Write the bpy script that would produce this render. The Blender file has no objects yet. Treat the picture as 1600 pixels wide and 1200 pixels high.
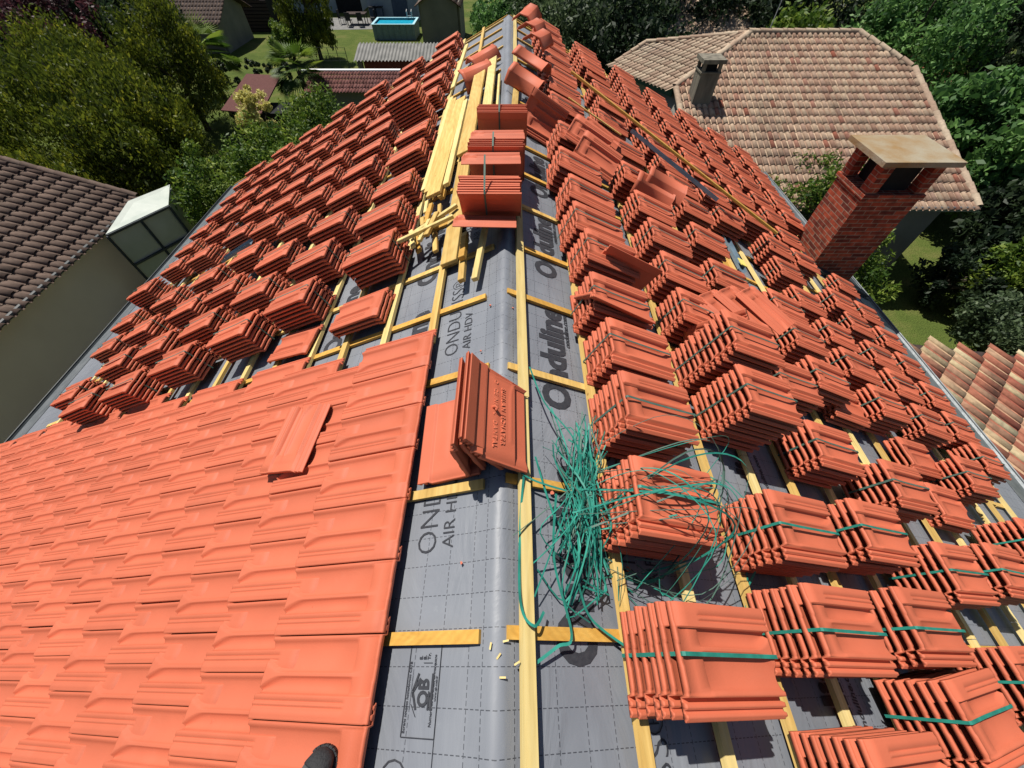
import bpy, math, random
import numpy as np
from mathutils import Matrix, Vector
random.seed(7); np.random.seed(7)
R = math.radians
scene = bpy.context.scene
COL = scene.collection
# ---------------------------------------------------------------- camera, sky, sun, exposure
ZC = 8.5
cam_d = bpy.data.cameras.new('camera'); cam = bpy.data.objects.new('camera', cam_d); COL.objects.link(cam)
cam.location = (0, 0, ZC); cam.rotation_euler = (R(90 - 53.5), 0, 0)
cam_d.sensor_fit = 'HORIZONTAL'; cam_d.sensor_width = 36; cam_d.lens = 36 * 597 / 1600
cam_d.shift_x = 1 / 1600; cam_d.clip_start = 0.05; cam_d.clip_end = 1500
scene.camera = cam
scene.render.resolution_x = 1024; scene.render.resolution_y = 768
SUN = Vector((-0.27, 0.33, 0.90)).normalized()
elev = math.asin(SUN.z)
world = bpy.data.worlds.new('World'); scene.world = world; world.use_nodes = True
wn = world.node_tree; bg = wn.nodes['Background']
sky = wn.nodes.new('ShaderNodeTexSky'); sky.sky_type = 'NISHITA'; sky.sun_disc = False
sky.sun_elevation = elev; sky.sun_rotation = math.atan2(SUN.x, SUN.y)
wn.links.new(sky.outputs[0], bg.inputs[0]); bg.inputs[1].default_value = 0.055
sl = bpy.data.lights.new('sun', 'SUN'); sl.energy = 5.0; sl.angle = R(0.5); sl.color = (1.0, 0.95, 0.87)
so = bpy.data.objects.new('sun', sl); COL.objects.link(so); so.rotation_euler = SUN.to_track_quat('Z', 'Y').to_euler()
so.location = (-6, 8, 30)
vs = scene.view_settings; vs.view_transform = 'Standard'; vs.look = 'None'; vs.exposure = 0.15
scene.cycles.diffuse_bounces = 1; scene.cycles.max_bounces = 6; vs.gamma = 1.0
# ---------------------------------------------------------------- measuring
TH = R(53.5); CT, ST = math.cos(TH), math.sin(TH); F = 597.0
def at(px, py, z):
    """point at height z that the photograph shows at (px, py)"""
    r = Vector(((px - 799) / F, CT - (py - 600) / F * ST, -ST - (py - 600) / F * CT))
    return Vector((0, 0, ZC)) + r * ((z - ZC) / r.z)
T = 0.45; PHI = math.atan(T); CP, SP = math.cos(PHI), math.sin(PHI); ZR = ZC - 1.68; XC = -0.05
def rp(side, s, y, d=0.0):
    return Vector((XC + side * (s * CP + d * SP), y, ZR - s * SP + d * CP))
def frame(side, s, y, d=0.0, rot=0.0, tilt=0.0):
    """x down the slope, z off the roof"""
    X = Vector((side * CP, 0, -SP)); Z = Vector((side * SP, 0, CP)); Y = Z.cross(X)
    m = Matrix((X, Y, Z)).transposed().to_4x4(); m.translation = rp(side, s, y, d)
    return m @ Matrix.Rotation(rot, 4, 'Z') @ Matrix.Rotation(tilt, 4, 'Y')
# ---------------------------------------------------------------- object helpers
def tag(o, label=None, cat=None, group=None, kind=None):
    if label: o['label'] = label
    if cat: o['category'] = cat
    if group: o['group'] = group
    if kind: o['kind'] = kind
    return o
def root(name, loc, label, cat, group=None, rz=0.0, mw=None):
    o = bpy.data.objects.new(name, None); COL.objects.link(o); o.empty_display_size = 0.1
    if mw is not None: o.matrix_world = mw
    else: o.location = loc; o.rotation_euler = (0, 0, rz)
    return tag(o, label, cat, group)
def link(name, me, parent=None, local=None):
    o = bpy.data.objects.new(name, me); COL.objects.link(o)
    if parent is not None: o.parent = parent
    if local is not None: o.matrix_local = local
    return o
class MB:
    def __init__(s): s.v = []; s.f = []; s.uv = {}
    def add(s, vs, fs):
        n = len(s.v); s.v += [tuple(v) for v in vs]; s.f += [tuple(i + n for i in f) for f in fs]
    def box(s, c, sz, m=None):
        x, y, z = [a / 2 for a in sz]; P = []
        for i in (-1, 1):
            for j in (-1, 1):
                for k in (-1, 1):
                    p = Vector((i * x, j * y, k * z))
                    if m is not None: p = m @ p
                    P.append(p + Vector(c))
        s.add(P, [(0, 1, 3, 2), (4, 6, 7, 5), (0, 4, 5, 1), (2, 3, 7, 6), (0, 2, 6, 4), (1, 5, 7, 3)])
    def beam(s, a, b, w, h, up=(0, 0, 1), ends=None):
        a, b = Vector(a), Vector(b); x = (b - a).normalized(); y = Vector(up).cross(x).normalized(); z = x.cross(y)
        P = []
        for p in (a, b):
            for i, j in ((-1, 0), (1, 0), (1, 1), (-1, 1)): P.append(p + y * (i * w / 2) + z * (j * h))
        s.add(P, [(0, 3, 2, 1), (4, 5, 6, 7), (0, 1, 5, 4), (1, 2, 6, 5), (2, 3, 7, 6), (3, 0, 4, 7)])
    def quad(s, a, b, c, d, t=0.0):
        a, b, c, d = map(Vector, (a, b, c, d))
        if t == 0: s.add([a, b, c, d], [(0, 1, 2, 3)]); return
        n = (b - a).cross(d - a).normalized() * t
        s.add([a, b, c, d, a - n, b - n, c - n, d - n], [(0, 1, 2, 3), (7, 6, 5, 4), (0, 4, 5, 1), (1, 5, 6, 2), (2, 6, 7, 3), (3, 7, 4, 0)])
    def poly(s, pts, t):
        pts = [Vector(p) for p in pts]; n = (pts[1] - pts[0]).cross(pts[2] - pts[0]).normalized() * t; k = len(pts)
        s.add(pts + [p - n for p in pts], [tuple(range(k)), tuple(range(2 * k - 1, k - 1, -1))] + [(i, i + k, (i + 1) % k + k, (i + 1) % k) for i in range(k)])
    def tube(s, pts, r, n=6):
        pts = [Vector(p) for p in pts]; P = []; k = len(pts)
        for i, p in enumerate(pts):
            d = (pts[min(i + 1, k - 1)] - pts[max(i - 1, 0)]).normalized(); a = d.orthogonal().normalized(); b = d.cross(a)
            rr = r[i] if isinstance(r, (list, tuple)) else r
            P += [p + (a * math.cos(2 * math.pi * j / n) + b * math.sin(2 * math.pi * j / n)) * rr for j in range(n)]
        fs = [(i * n + j, i * n + (j + 1) % n, (i + 1) * n + (j + 1) % n, (i + 1) * n + j) for i in range(k - 1) for j in range(n)]
        s.add(P, fs + [tuple(range(n))[::-1], tuple(range((k - 1) * n, k * n))])
    def ribbon(s, pts, nrm, w, t=0.001):
        pts = [Vector(p) for p in pts]; P = []; k = len(pts)
        for i, p in enumerate(pts):
            d = (pts[min(i + 1, k - 1)] - pts[max(i - 1, 0)]).normalized(); n = Vector(nrm[i] if isinstance(nrm, list) else nrm)
            y = n.cross(d)
            y = y.normalized() if y.length > 1e-4 else d.orthogonal().normalized()
            n = d.cross(y)
            for a, b in ((-1, -1), (1, -1), (1, 1), (-1, 1)): P.append(p + y * (a * w / 2) + n * (b * t / 2))
        fs = [(4 * i + j, 4 * i + (j + 1) % 4, 4 * i + 4 + (j + 1) % 4, 4 * i + 4 + j) for i in range(k - 1) for j in range(4)]
        s.add(P, fs + [(3, 2, 1, 0), (4 * k - 4, 4 * k - 3, 4 * k - 2, 4 * k - 1)])
    def build(s, name, mat, parent=None, smooth=False, local=False):
        me = bpy.data.meshes.new(name)
        vv = s.v
        if parent is not None and not local:
            inv = parent.matrix_world.inverted() if parent.matrix_world != Matrix() else None
            mw = parent.matrix_basis.copy(); q = parent.parent
            while q is not None: mw = q.matrix_basis @ mw; q = q.parent
            inv = mw.inverted(); vv = [inv @ Vector(v) for v in s.v]
        me.from_pydata([tuple(v) for v in vv], [], s.f); me.materials.append(mat)
        if smooth: me.polygons.foreach_set('use_smooth', [True] * len(me.polygons))
        me.update()
        return link(name, me, parent)
def np_mesh(name, V, Q, mat, uv=None, smooth=False, attr=None):
    me = bpy.data.meshes.new(name); V = np.asarray(V, np.float32); Q = np.asarray(Q, np.int32); n, k = Q.shape
    me.vertices.add(len(V)); me.vertices.foreach_set('co', V.ravel())
    me.loops.add(n * k); me.loops.foreach_set('vertex_index', Q.ravel())
    me.polygons.add(n); me.polygons.foreach_set('loop_start', np.arange(n, dtype=np.int32) * k)
    me.polygons.foreach_set('loop_total', np.full(n, k, np.int32))
    if smooth: me.polygons.foreach_set('use_smooth', np.ones(n, bool))
    if uv is not None:
        l = me.uv_layers.new(name='UVMap'); l.data.foreach_set('uv', np.asarray(uv, np.float32)[Q.ravel()].ravel())
    if attr is not None:
        a = me.attributes.new('v', 'FLOAT', 'POINT'); a.data.foreach_set('value', np.asarray(attr, np.float32))
    me.materials.append(mat); me.update(); me.validate()
    return me
# ---------------------------------------------------------------- materials
def newmat(name, rough=0.8, spec=0.5):
    m = bpy.data.materials.new(name); m.use_nodes = True; nt = m.node_tree
    b = nt.nodes['Principled BSDF']; b.inputs['Roughness'].default_value = rough
    b.inputs['Specular IOR Level'].default_value = spec
    return m, nt, b
def N(nt, t, **k):
    n = nt.nodes.new(t)
    for a, v in k.items(): setattr(n, a, v)
    return n
def ramp(nt, stops):
    r = N(nt, 'ShaderNodeValToRGB'); e = r.color_ramp.elements
    while len(e) < len(stops): e.new(0.5)
    for i, (p, c) in enumerate(stops): e[i].position = p; e[i].color = (*c, 1)
    return r
def noisemat(name, c1, c2, scale=8, rough=0.85, bump=0.0, detail=6, spec=0.3, stretch=None, bscale=None, obj_var=0.0):
    m, nt, b = newmat(name, rough, spec); L = nt.links
    tc = N(nt, 'ShaderNodeTexCoord'); mp = N(nt, 'ShaderNodeMapping')
    if stretch: mp.inputs['Scale'].default_value = stretch
    L.new(tc.outputs['Object'], mp.inputs[0])
    n = N(nt, 'ShaderNodeTexNoise'); n.inputs['Scale'].default_value = scale; n.inputs['Detail'].default_value = detail
    L.new(mp.outputs[0], n.inputs[0]); r = ramp(nt, [(0.3, c1), (0.7, c2)]); L.new(n.outputs[0], r.inputs[0])
    out = r.outputs[0]
    if obj_var:
        oi = N(nt, 'ShaderNodeObjectInfo'); h = N(nt, 'ShaderNodeHueSaturation')
        mr = N(nt, 'ShaderNodeMapRange'); mr.inputs[3].default_value = 1 - obj_var; mr.inputs[4].default_value = 1 + obj_var
        L.new(oi.outputs['Random'], mr.inputs[0]); L.new(mr.outputs[0], h.inputs['Value']); L.new(out, h.inputs['Color']); out = h.outputs[0]
    L.new(out, b.inputs['Base Color'])
    if bump:
        n2 = N(nt, 'ShaderNodeTexNoise'); n2.inputs['Scale'].default_value = bscale or scale * 4; n2.inputs['Detail'].default_value = 4
        L.new(mp.outputs[0], n2.inputs[0]); bp = N(nt, 'ShaderNodeBump'); bp.inputs['Strength'].default_value = bump; bp.inputs['Distance'].default_value = 0.02
        L.new(n2.outputs[0], bp.inputs['Height']); L.new(bp.outputs[0], b.inputs['Normal'])
    return m
def clay_mat(name, base, var=0.10):
    m, nt, b = newmat(name, 0.62, 0.35); L = nt.links
    tc = N(nt, 'ShaderNodeTexCoord'); n = N(nt, 'ShaderNodeTexNoise'); n.inputs['Scale'].default_value = 5; n.inputs['Detail'].default_value = 8
    L.new(tc.outputs['Object'], n.inputs[0])
    d = [c * 0.93 for c in base]; h = [min(1, c * 1.06) for c in base]
    r = ramp(nt, [(0.25, d), (0.8, h)]); L.new(n.outputs[0], r.inputs[0])
    at_ = N(nt, 'ShaderNodeAttribute'); at_.attribute_name = 'v'; oi = N(nt, 'ShaderNodeObjectInfo')
    ad = N(nt, 'ShaderNodeMath', operation='ADD'); fr = N(nt, 'ShaderNodeMath', operation='FRACT')
    L.new(at_.outputs['Fac'], ad.inputs[0]); L.new(oi.outputs['Random'], ad.inputs[1]); L.new(ad.outputs[0], fr.inputs[0])
    mr = N(nt, 'ShaderNodeMapRange'); mr.inputs[3].default_value = 1 - var; mr.inputs[4].default_value = 1 + var; L.new(fr.outputs[0], mr.inputs[0])
    hs = N(nt, 'ShaderNodeHueSaturation'); L.new(mr.outputs[0], hs.inputs['Value']); L.new(r.outputs[0], hs.inputs['Color'])
    # dusty pale specks
    n3 = N(nt, 'ShaderNodeTexNoise'); n3.inputs['Scale'].default_value = 2.2; n3.inputs['Detail'].default_value = 10; n3.inputs['Roughness'].default_value = 0.75
    L.new(tc.outputs['Object'], n3.inputs[0]); r3 = ramp(nt, [(0.56, (0, 0, 0)), (0.76, (0.16, 0.16, 0.16))]); L.new(n3.outputs[0], r3.inputs[0])
    mx = N(nt, 'ShaderNodeMix', data_type='RGBA'); L.new(r3.outputs[0], mx.inputs[0]); L.new(hs.outputs[0], mx.inputs[6])
    mx.inputs[7].default_value = (min(1, base[0] * 1.15), base[1] * 1.7, base[2] * 2.2, 1); L.new(mx.outputs[2], b.inputs['Base Color'])
    n2 = N(nt, 'ShaderNodeTexNoise'); n2.inputs['Scale'].default_value = 160; n2.inputs['Detail'].default_value = 2; L.new(tc.outputs['Object'], n2.inputs[0])
    bp = N(nt, 'ShaderNodeBump'); bp.inputs['Strength'].default_value = 0.12; bp.inputs['Distance'].default_value = 0.004
    L.new(n2.outputs[0], bp.inputs['Height']); L.new(bp.outputs[0], b.inputs['Normal'])
    return m
CLAY = clay_mat('terracotta', (0.56, 0.137, 0.070), 0.07)
CLAY_EMB = clay_mat('terracotta_embossing', (0.70, 0.19, 0.10), 0.0)
def wood_mat(name, a, b_, c, st=(16, 1.6, 16)):
    m, nt, b = newmat(name, 0.7, 0.3); L = nt.links
    uv = N(nt, 'ShaderNodeTexCoord'); mp = N(nt, 'ShaderNodeMapping'); mp.inputs['Scale'].default_value = st
    oi = N(nt, 'ShaderNodeObjectInfo'); L.new(uv.outputs['Object'], mp.inputs[0]); L.new(oi.outputs['Random'], mp.inputs[1])
    n = N(nt, 'ShaderNodeTexNoise'); n.inputs['Scale'].default_value = 1.3; n.inputs['Detail'].default_value = 8; n.inputs['Roughness'].default_value = 0.68; n.inputs['Distortion'].default_value = 0.5
    L.new(mp.outputs[0], n.inputs[0]); r = ramp(nt, [(0.28, a), (0.5, b_), (0.75, c)]); L.new(n.outputs[0], r.inputs[0])
    w = N(nt, 'ShaderNodeTexWave'); w.wave_type = 'RINGS'; w.inputs['Scale'].default_value = 1.3; w.inputs['Distortion'].default_value = 3; w.inputs['Detail'].default_value = 3; w.inputs['Detail Scale'].default_value = 1.2
    L.new(mp.outputs[0], w.inputs[0]); mx = N(nt, 'ShaderNodeMix', data_type='RGBA', blend_type='MULTIPLY'); mx.inputs[0].default_value = 0.10
    L.new(r.outputs[0], mx.inputs[6]); L.new(w.outputs[0], mx.inputs[7])
    hs = N(nt, 'ShaderNodeHueSaturation'); mr = N(nt, 'ShaderNodeMapRange'); mr.inputs[3].default_value = 0.85; mr.inputs[4].default_value = 1.12
    L.new(oi.outputs['Random'], mr.inputs[0]); L.new(mr.outputs[0], hs.inputs['Value']); L.new(mx.outputs[2], hs.inputs['Color'])
    # knots
    vo = N(nt, 'ShaderNodeTexVoronoi'); vo.inputs['Scale'].default_value = 6; L.new(uv.outputs['Object'], vo.inputs[0])
    rk = ramp(nt, [(0.03, (.7, .7, .7)), (0.07, (0, 0, 0))]); L.new(vo.outputs['Distance'], rk.inputs[0])
    m2 = N(nt, 'ShaderNodeMix', data_type='RGBA'); L.new(rk.outputs[0], m2.inputs[0]); L.new(hs.outputs[0], m2.inputs[6]); m2.inputs[7].default_value = (0.25, 0.12, 0.03, 1)
    L.new(m2.outputs[2], b.inputs['Base Color'])
    return m
WOOD = wood_mat('yellow_pine', (0.50, 0.30, 0.075), (0.66, 0.43, 0.13), (0.78, 0.56, 0.21))
WOOD2 = wood_mat('pale_pine', (0.60, 0.43, 0.15), (0.78, 0.60, 0.24), (0.84, 0.69, 0.33))
WOOD3 = wood_mat('amber_pine', (0.50, 0.25, 0.04), (0.60, 0.33, 0.065), (0.70, 0.42, 0.10), (1.6, 16, 16))
def membrane_mat():
    m, nt, b = newmat('grey_membrane', 0.50, 0.5); L = nt.links
    uv = N(nt, 'ShaderNodeUVMap'); sp = N(nt, 'ShaderNodeSeparateXYZ'); L.new(uv.outputs[0], sp.inputs[0])
    def M(op, a, bb=None):
        n = N(nt, 'ShaderNodeMath', operation=op)
        for i, x in enumerate((a, bb)):
            if x is None: continue
            if isinstance(x, (int, float)): n.inputs[i].default_value = x
            else: L.new(x, n.inputs[i])
        return n.outputs[0]
    def lines(u, v, p=0.118, w=0.0016, dash=0.022):
        f = M('ABSOLUTE', M('SUBTRACT', M('FRACT', M('DIVIDE', u, p)), 0.5)); l = M('GREATER_THAN', M('MULTIPLY', f, p), p / 2 - w)
        d = M('LESS_THAN', M('FRACT', M('DIVIDE', v, dash)), 0.66); return M('MULTIPLY', l, d)
    g = M('MAXIMUM', lines(sp.outputs[0], sp.outputs[1]), lines(sp.outputs[1], sp.outputs[0]))
    tc = N(nt, 'ShaderNodeTexCoord'); n = N(nt, 'ShaderNodeTexNoise'); n.inputs['Scale'].default_value = 2.0; n.inputs['Detail'].default_value = 8
    L.new(tc.outputs['Object'], n.inputs[0]); r = ramp(nt, [(0.3, (0.165, 0.178, 0.205)), (0.7, (0.225, 0.24, 0.268))]); L.new(n.outputs[0], r.inputs[0])
    # pale scuffs
    n3 = N(nt, 'ShaderNodeTexNoise'); n3.inputs['Scale'].default_value = 9; n3.inputs['Detail'].default_value = 12; n3.inputs['Roughness'].default_value = 0.8; L.new(tc.outputs['Object'], n3.inputs[0])
    r3 = ramp(nt, [(0.62, (0, 0, 0)), (0.80, (0.5, 0.5, 0.5))]); L.new(n3.outputs[0], r3.inputs[0])
    m0 = N(nt, 'ShaderNodeMix', data_type='RGBA'); L.new(r3.outputs[0], m0.inputs[0]); L.new(r.outputs[0], m0.inputs[6]); m0.inputs[7].default_value = (0.36, 0.38, 0.40, 1)
    mx = N(nt, 'ShaderNodeMix', data_type='RGBA'); L.new(M('MULTIPLY', g, 0.8), mx.inputs[0]); L.new(m0.outputs[2], mx.inputs[6]); mx.inputs[7].default_value = (0.02, 0.022, 0.03, 1)
    L.new(mx.outputs[2], b.inputs['Base Color'])
    n2 = N(nt, 'ShaderNodeTexNoise'); n2.inputs['Scale'].default_value = 1.0; n2.inputs['Detail'].default_value = 5; n2.inputs['Distortion'].default_value = 1.4
    mp = N(nt, 'ShaderNodeMapping'); mp.inputs['Scale'].default_value = (3.5, 1.4, 3.5); L.new(tc.outputs['Object'], mp.inputs[0]); L.new(mp.outputs[0], n2.inputs[0])
    bp = N(nt, 'ShaderNodeBump'); bp.inputs['Strength'].default_value = 0.6; bp.inputs['Distance'].default_value = 0.025; L.new(n2.outputs[0], bp.inputs['Height'])
    L.new(bp.outputs[0], b.inputs['Normal']); return m
MEMB = membrane_mat()
INK = noisemat('printed_ink', (0.028, 0.030, 0.038), (0.045, 0.047, 0.055), 60, 0.6)
STRAP = noisemat('green_strap', (0.014, 0.15, 0.115), (0.03, 0.28, 0.21), 14, 0.55, spec=0.4, obj_var=0.15)
STRAPG = noisemat('shaded_strap', (0.05, 0.11, 0.09), (0.09, 0.15, 0.12), 20, 0.6, spec=0.3, obj_var=0.2)  # duller copy of the strap green, shade on twisted straps put into the colour
ZINC = noisemat('zinc', (0.16, 0.18, 0.19), (0.26, 0.28, 0.29), 6, 0.45, bump=0.1, spec=0.6)
ZINC.node_tree.nodes['Principled BSDF'].inputs['Metallic'].default_value = 0.5
ZINCB = noisemat('blue_grey_metal', (0.10, 0.15, 0.20), (0.17, 0.24, 0.30), 6, 0.4, spec=0.6)
DARKZ = noisemat('dark_gutter', (0.025, 0.032, 0.036), (0.05, 0.06, 0.065), 6, 0.5)
RENDER_W = noisemat('beige_render', (0.30, 0.26, 0.205), (0.35, 0.30, 0.24), 1.5, 0.95, bump=0.15, bscale=60)
RENDER_S = noisemat('cream_render', (0.72, 0.62, 0.52), (0.80, 0.70, 0.59), 1.0, 0.95, bump=0.15, bscale=60)
RENDER_G = noisemat('grey_render', (0.17, 0.165, 0.145), (0.23, 0.22, 0.19), 1.2, 0.95, bump=0.15, bscale=60)
RENDER_L = noisemat('pale_grey_render', (0.26, 0.31, 0.34), (0.32, 0.37, 0.40), 1.2, 0.95)
WHITE = noisemat('white_paint', (0.72, 0.74, 0.74), (0.82, 0.83, 0.82), 3, 0.6)
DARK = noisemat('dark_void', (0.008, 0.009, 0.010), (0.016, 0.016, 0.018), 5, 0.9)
DARKWOOD = noisemat('dark_timber', (0.035, 0.024, 0.022), (0.07, 0.05, 0.045), 9, 0.9, stretch=(1, 1, 6))
TEAL = noisemat('teal_paint', (0.02, 0.06, 0.06), (0.03, 0.08, 0.08), 4, 0.7)
BLUE = noisemat('blue_grey_door', (0.05, 0.075, 0.12), (0.07, 0.10, 0.15), 4, 0.6)
WATER = noisemat('pool_water', (0.01, 0.36, 0.55), (0.03, 0.46, 0.66), 3, 0.1, spec=0.6)
POOLW = noisemat('pool_wall', (0.16, 0.23, 0.25), (0.22, 0.30, 0.32), 5, 0.6)
STEEL = noisemat('steel', (0.35, 0.36, 0.37), (0.5, 0.5, 0.5), 20, 0.35)
RUBBER = noisemat('shoe_rubber', (0.018, 0.018, 0.020), (0.035, 0.035, 0.038), 30, 0.7, bump=0.3)
SUEDE = noisemat('shoe_suede', (0.045, 0.047, 0.050), (0.085, 0.085, 0.086), 40, 0.9, bump=0.3)
PATINA = noisemat('chimney_slab', (0.27, 0.16, 0.06), (0.34, 0.31, 0.235), 3.0, 0.95, bump=0.3, bscale=40, detail=10)
CONC = noisemat('weathered_concrete', (0.11, 0.10, 0.08), (0.26, 0.235, 0.185), 2.2, 0.95, bump=0.3, bscale=30, detail=10, stretch=(3, 3, 0.6))
YTAPE = noisemat('yellow_tape', (0.75, 0.62, 0.12), (0.8, 0.7, 0.2), 5, 0.6)
PAVE = noisemat('patio_paving', (0.15, 0.15, 0.15), (0.24, 0.235, 0.22), 3, 0.95)
SAND = noisemat('sandy_path', (0.34, 0.27, 0.18), (0.46, 0.37, 0.25), 4, 0.95)
PLASTIC = noisemat('translucent_panel', (0.27, 0.30, 0.26), (0.36, 0.39, 0.35), 1.5, 0.3, spec=0.6)
AWN = noisemat('pale_sheet', (0.42, 0.47, 0.42), (0.52, 0.56, 0.50), 2.5, 0.5)
BRICKRED = noisemat('red_brickwork', (0.14, 0.035, 0.028), (0.20, 0.055, 0.04), 9, 0.95)
def brick_mat():
    m, nt, b = newmat('chimney_brick', 0.9, 0.2); L = nt.links
    uv = N(nt, 'ShaderNodeUVMap'); br = N(nt, 'ShaderNodeTexBrick')
    br.inputs['Scale'].default_value = 1; br.inputs['Brick Width'].default_value = 0.22; br.inputs['Row Height'].default_value = 0.065; br.inputs['Mortar Size'].default_value = 0.006
    br.inputs['Mortar Smooth'].default_value = 0.3; br.inputs['Bias'].default_value = -0.1
    br.inputs['Color1'].default_value = (0.42, 0.085, 0.045, 1); br.inputs['Color2'].default_value = (0.13, 0.032, 0.026, 1); br.inputs['Mortar'].default_value = (0.33, 0.25, 0.19, 1)
    L.new(uv.outputs[0], br.inputs[0]); n = N(nt, 'ShaderNodeTexNoise'); n.inputs['Scale'].default_value = 12; n.inputs['Detail'].default_value = 8; L.new(uv.outputs[0], n.inputs[0])
    r = ramp(nt, [(0.3, (0.42, 0.42, 0.42)), (0.7, (1.2, 1.2, 1.15))]); L.new(n.outputs[0], r.inputs[0])
    mx = N(nt, 'ShaderNodeMix', data_type='RGBA', blend_type='MULTIPLY'); mx.inputs[0].default_value = 0.8; L.new(br.outputs[0], mx.inputs[6]); L.new(r.outputs[0], mx.inputs[7])
    L.new(mx.outputs[2], b.inputs['Base Color']); bp = N(nt, 'ShaderNodeBump'); bp.inputs['Strength'].default_value = 0.5; bp.inputs['Distance'].default_value = 0.01; bp.invert = True
    L.new(br.outputs['Fac'], bp.inputs['Height']); L.new(bp.outputs[0], b.inputs['Normal']); return m
BRICK = brick_mat()
def pantile_mat(name, stops, stain=0.4, stainc=(0.05, 0.045, 0.035), sscale=0.6):
    """colour of each old tile from its own number, lichen stains over them"""
    m, nt, b = newmat(name, 0.9, 0.2); L = nt.links
    a = N(nt, 'ShaderNodeAttribute'); a.attribute_name = 'v'; r = ramp(nt, stops); L.new(a.outputs['Fac'], r.inputs[0])
    tc = N(nt, 'ShaderNodeTexCoord'); n = N(nt, 'ShaderNodeTexNoise'); n.inputs['Scale'].default_value = sscale; n.inputs['Detail'].default_value = 12; n.inputs['Roughness'].default_value = 0.7
    L.new(tc.outputs['Object'], n.inputs[0]); r2 = ramp(nt, [(0.50, (0, 0, 0)), (0.72, (1, 1, 1))]); L.new(n.outputs[0], r2.inputs[0])
    ml = N(nt, 'ShaderNodeMath', operation='MULTIPLY'); ml.inputs[1].default_value = stain; L.new(r2.outputs[0], ml.inputs[0])
    mx = N(nt, 'ShaderNodeMix', data_type='RGBA'); L.new(ml.outputs[0], mx.inputs[0]); L.new(r.outputs[0], mx.inputs[6]); mx.inputs[7].default_value = (*stainc, 1)
    n3 = N(nt, 'ShaderNodeTexNoise'); n3.inputs['Scale'].default_value = 14; n3.inputs['Detail'].default_value = 6; L.new(tc.outputs['Object'], n3.inputs[0])
    r4 = ramp(nt, [(0.3, (0.75, 0.75, 0.75)), (0.7, (1.15, 1.15, 1.15))]); L.new(n3.outputs[0], r4.inputs[0])
    m2 = N(nt, 'ShaderNodeMix', data_type='RGBA', blend_type='MULTIPLY'); m2.inputs[0].default_value = 0.8; L.new(mx.outputs[2], m2.inputs[6]); L.new(r4.outputs[0], m2.inputs[7])
    L.new(m2.outputs[2], b.inputs['Base Color']); return m
PAN_PINK = pantile_mat('old_pink_pantiles', [(0, (0.34, 0.20, 0.14)), (0.3, (0.46, 0.31, 0.22)), (0.6, (0.54, 0.40, 0.28)), (0.9, (0.42, 0.27, 0.20)), (1, (0.33, 0.11, 0.07))], 0.6, sscale=0.55)
PAN_BEIGE = pantile_mat('old_beige_pantiles', [(0, (0.36, 0.25, 0.18)), (0.5, (0.44, 0.33, 0.24)), (1, (0.50, 0.40, 0.29))], 0.3)
PAN_MIX = pantile_mat('mixed_pantiles', [(0, (0.30, 0.09, 0.06)), (0.25, (0.46, 0.18, 0.11)), (0.45, (0.50, 0.30, 0.19)), (0.7, (0.62, 0.48, 0.28)), (1, (0.68, 0.58, 0.36))], 0.75, (0.06, 0.05, 0.04), 1.6)
PAN_BROWN = pantile_mat('brown_pantiles', [(0, (0.115, 0.078, 0.062)), (0.5, (0.155, 0.11, 0.088)), (1, (0.20, 0.14, 0.11))], 0.5, (0.06, 0.055, 0.045), 1.5)
PAN_RED = pantile_mat('dull_red_tiles', [(0, (0.12, 0.05, 0.045)), (0.5, (0.17, 0.07, 0.06)), (1, (0.22, 0.10, 0.09))], 0.4)
CORR = noisemat('fibre_cement', (0.18, 0.18, 0.17), (0.28, 0.275, 0.26), 2, 0.9)
def leafmat(name, cols, trans=0.38):
    m, nt, b = newmat(name, 0.55, 0.35); L = nt.links
    a = N(nt, 'ShaderNodeAttribute'); a.attribute_name = 'v'; k = len(cols)
    r = ramp(nt, [(i / (k - 1), c) for i, c in enumerate(cols)]); L.new(a.outputs['Fac'], r.inputs[0]); L.new(r.outputs[0], b.inputs['Base Color'])
    t = N(nt, 'ShaderNodeBsdfTranslucent'); L.new(r.outputs[0], t.inputs[0]); ms = N(nt, 'ShaderNodeMixShader'); ms.inputs[0].default_value = trans
    L.new(b.outputs[0], ms.inputs[1]); L.new(t.outputs[0], ms.inputs[2]); L.new(ms.outputs[0], nt.nodes['Material Output'].inputs[0]); return m
LF_THUJA = leafmat('thuja_foliage', [(0.008, 0.018, 0.003), (0.032, 0.046, 0.007), (0.085, 0.105, 0.012), (0.20, 0.19, 0.02)])
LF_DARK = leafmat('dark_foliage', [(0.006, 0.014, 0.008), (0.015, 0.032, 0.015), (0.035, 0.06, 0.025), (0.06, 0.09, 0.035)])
LF_LAUREL = leafmat('laurel_foliage', [(0.010, 0.028, 0.005), (0.035, 0.07, 0.010), (0.085, 0.13, 0.018), (0.19, 0.23, 0.04)])
LF_YELLOW = leafmat('yellow_foliage', [(0.35, 0.34, 0.06), (0.6, 0.54, 0.14), (0.75, 0.68, 0.26), (0.85, 0.80, 0.42)])
LF_PURPLE = leafmat('purple_foliage', [(0.010, 0.004, 0.006), (0.03, 0.010, 0.014), (0.055, 0.02, 0.028), (0.08, 0.03, 0.04)])
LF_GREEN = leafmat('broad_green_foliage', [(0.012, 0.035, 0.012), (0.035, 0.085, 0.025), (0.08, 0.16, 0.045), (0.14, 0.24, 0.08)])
LF_OLIVE = leafmat('grey_green_foliage', [(0.012, 0.022, 0.010), (0.035, 0.055, 0.028), (0.07, 0.10, 0.05), (0.12, 0.15, 0.09)])
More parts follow.
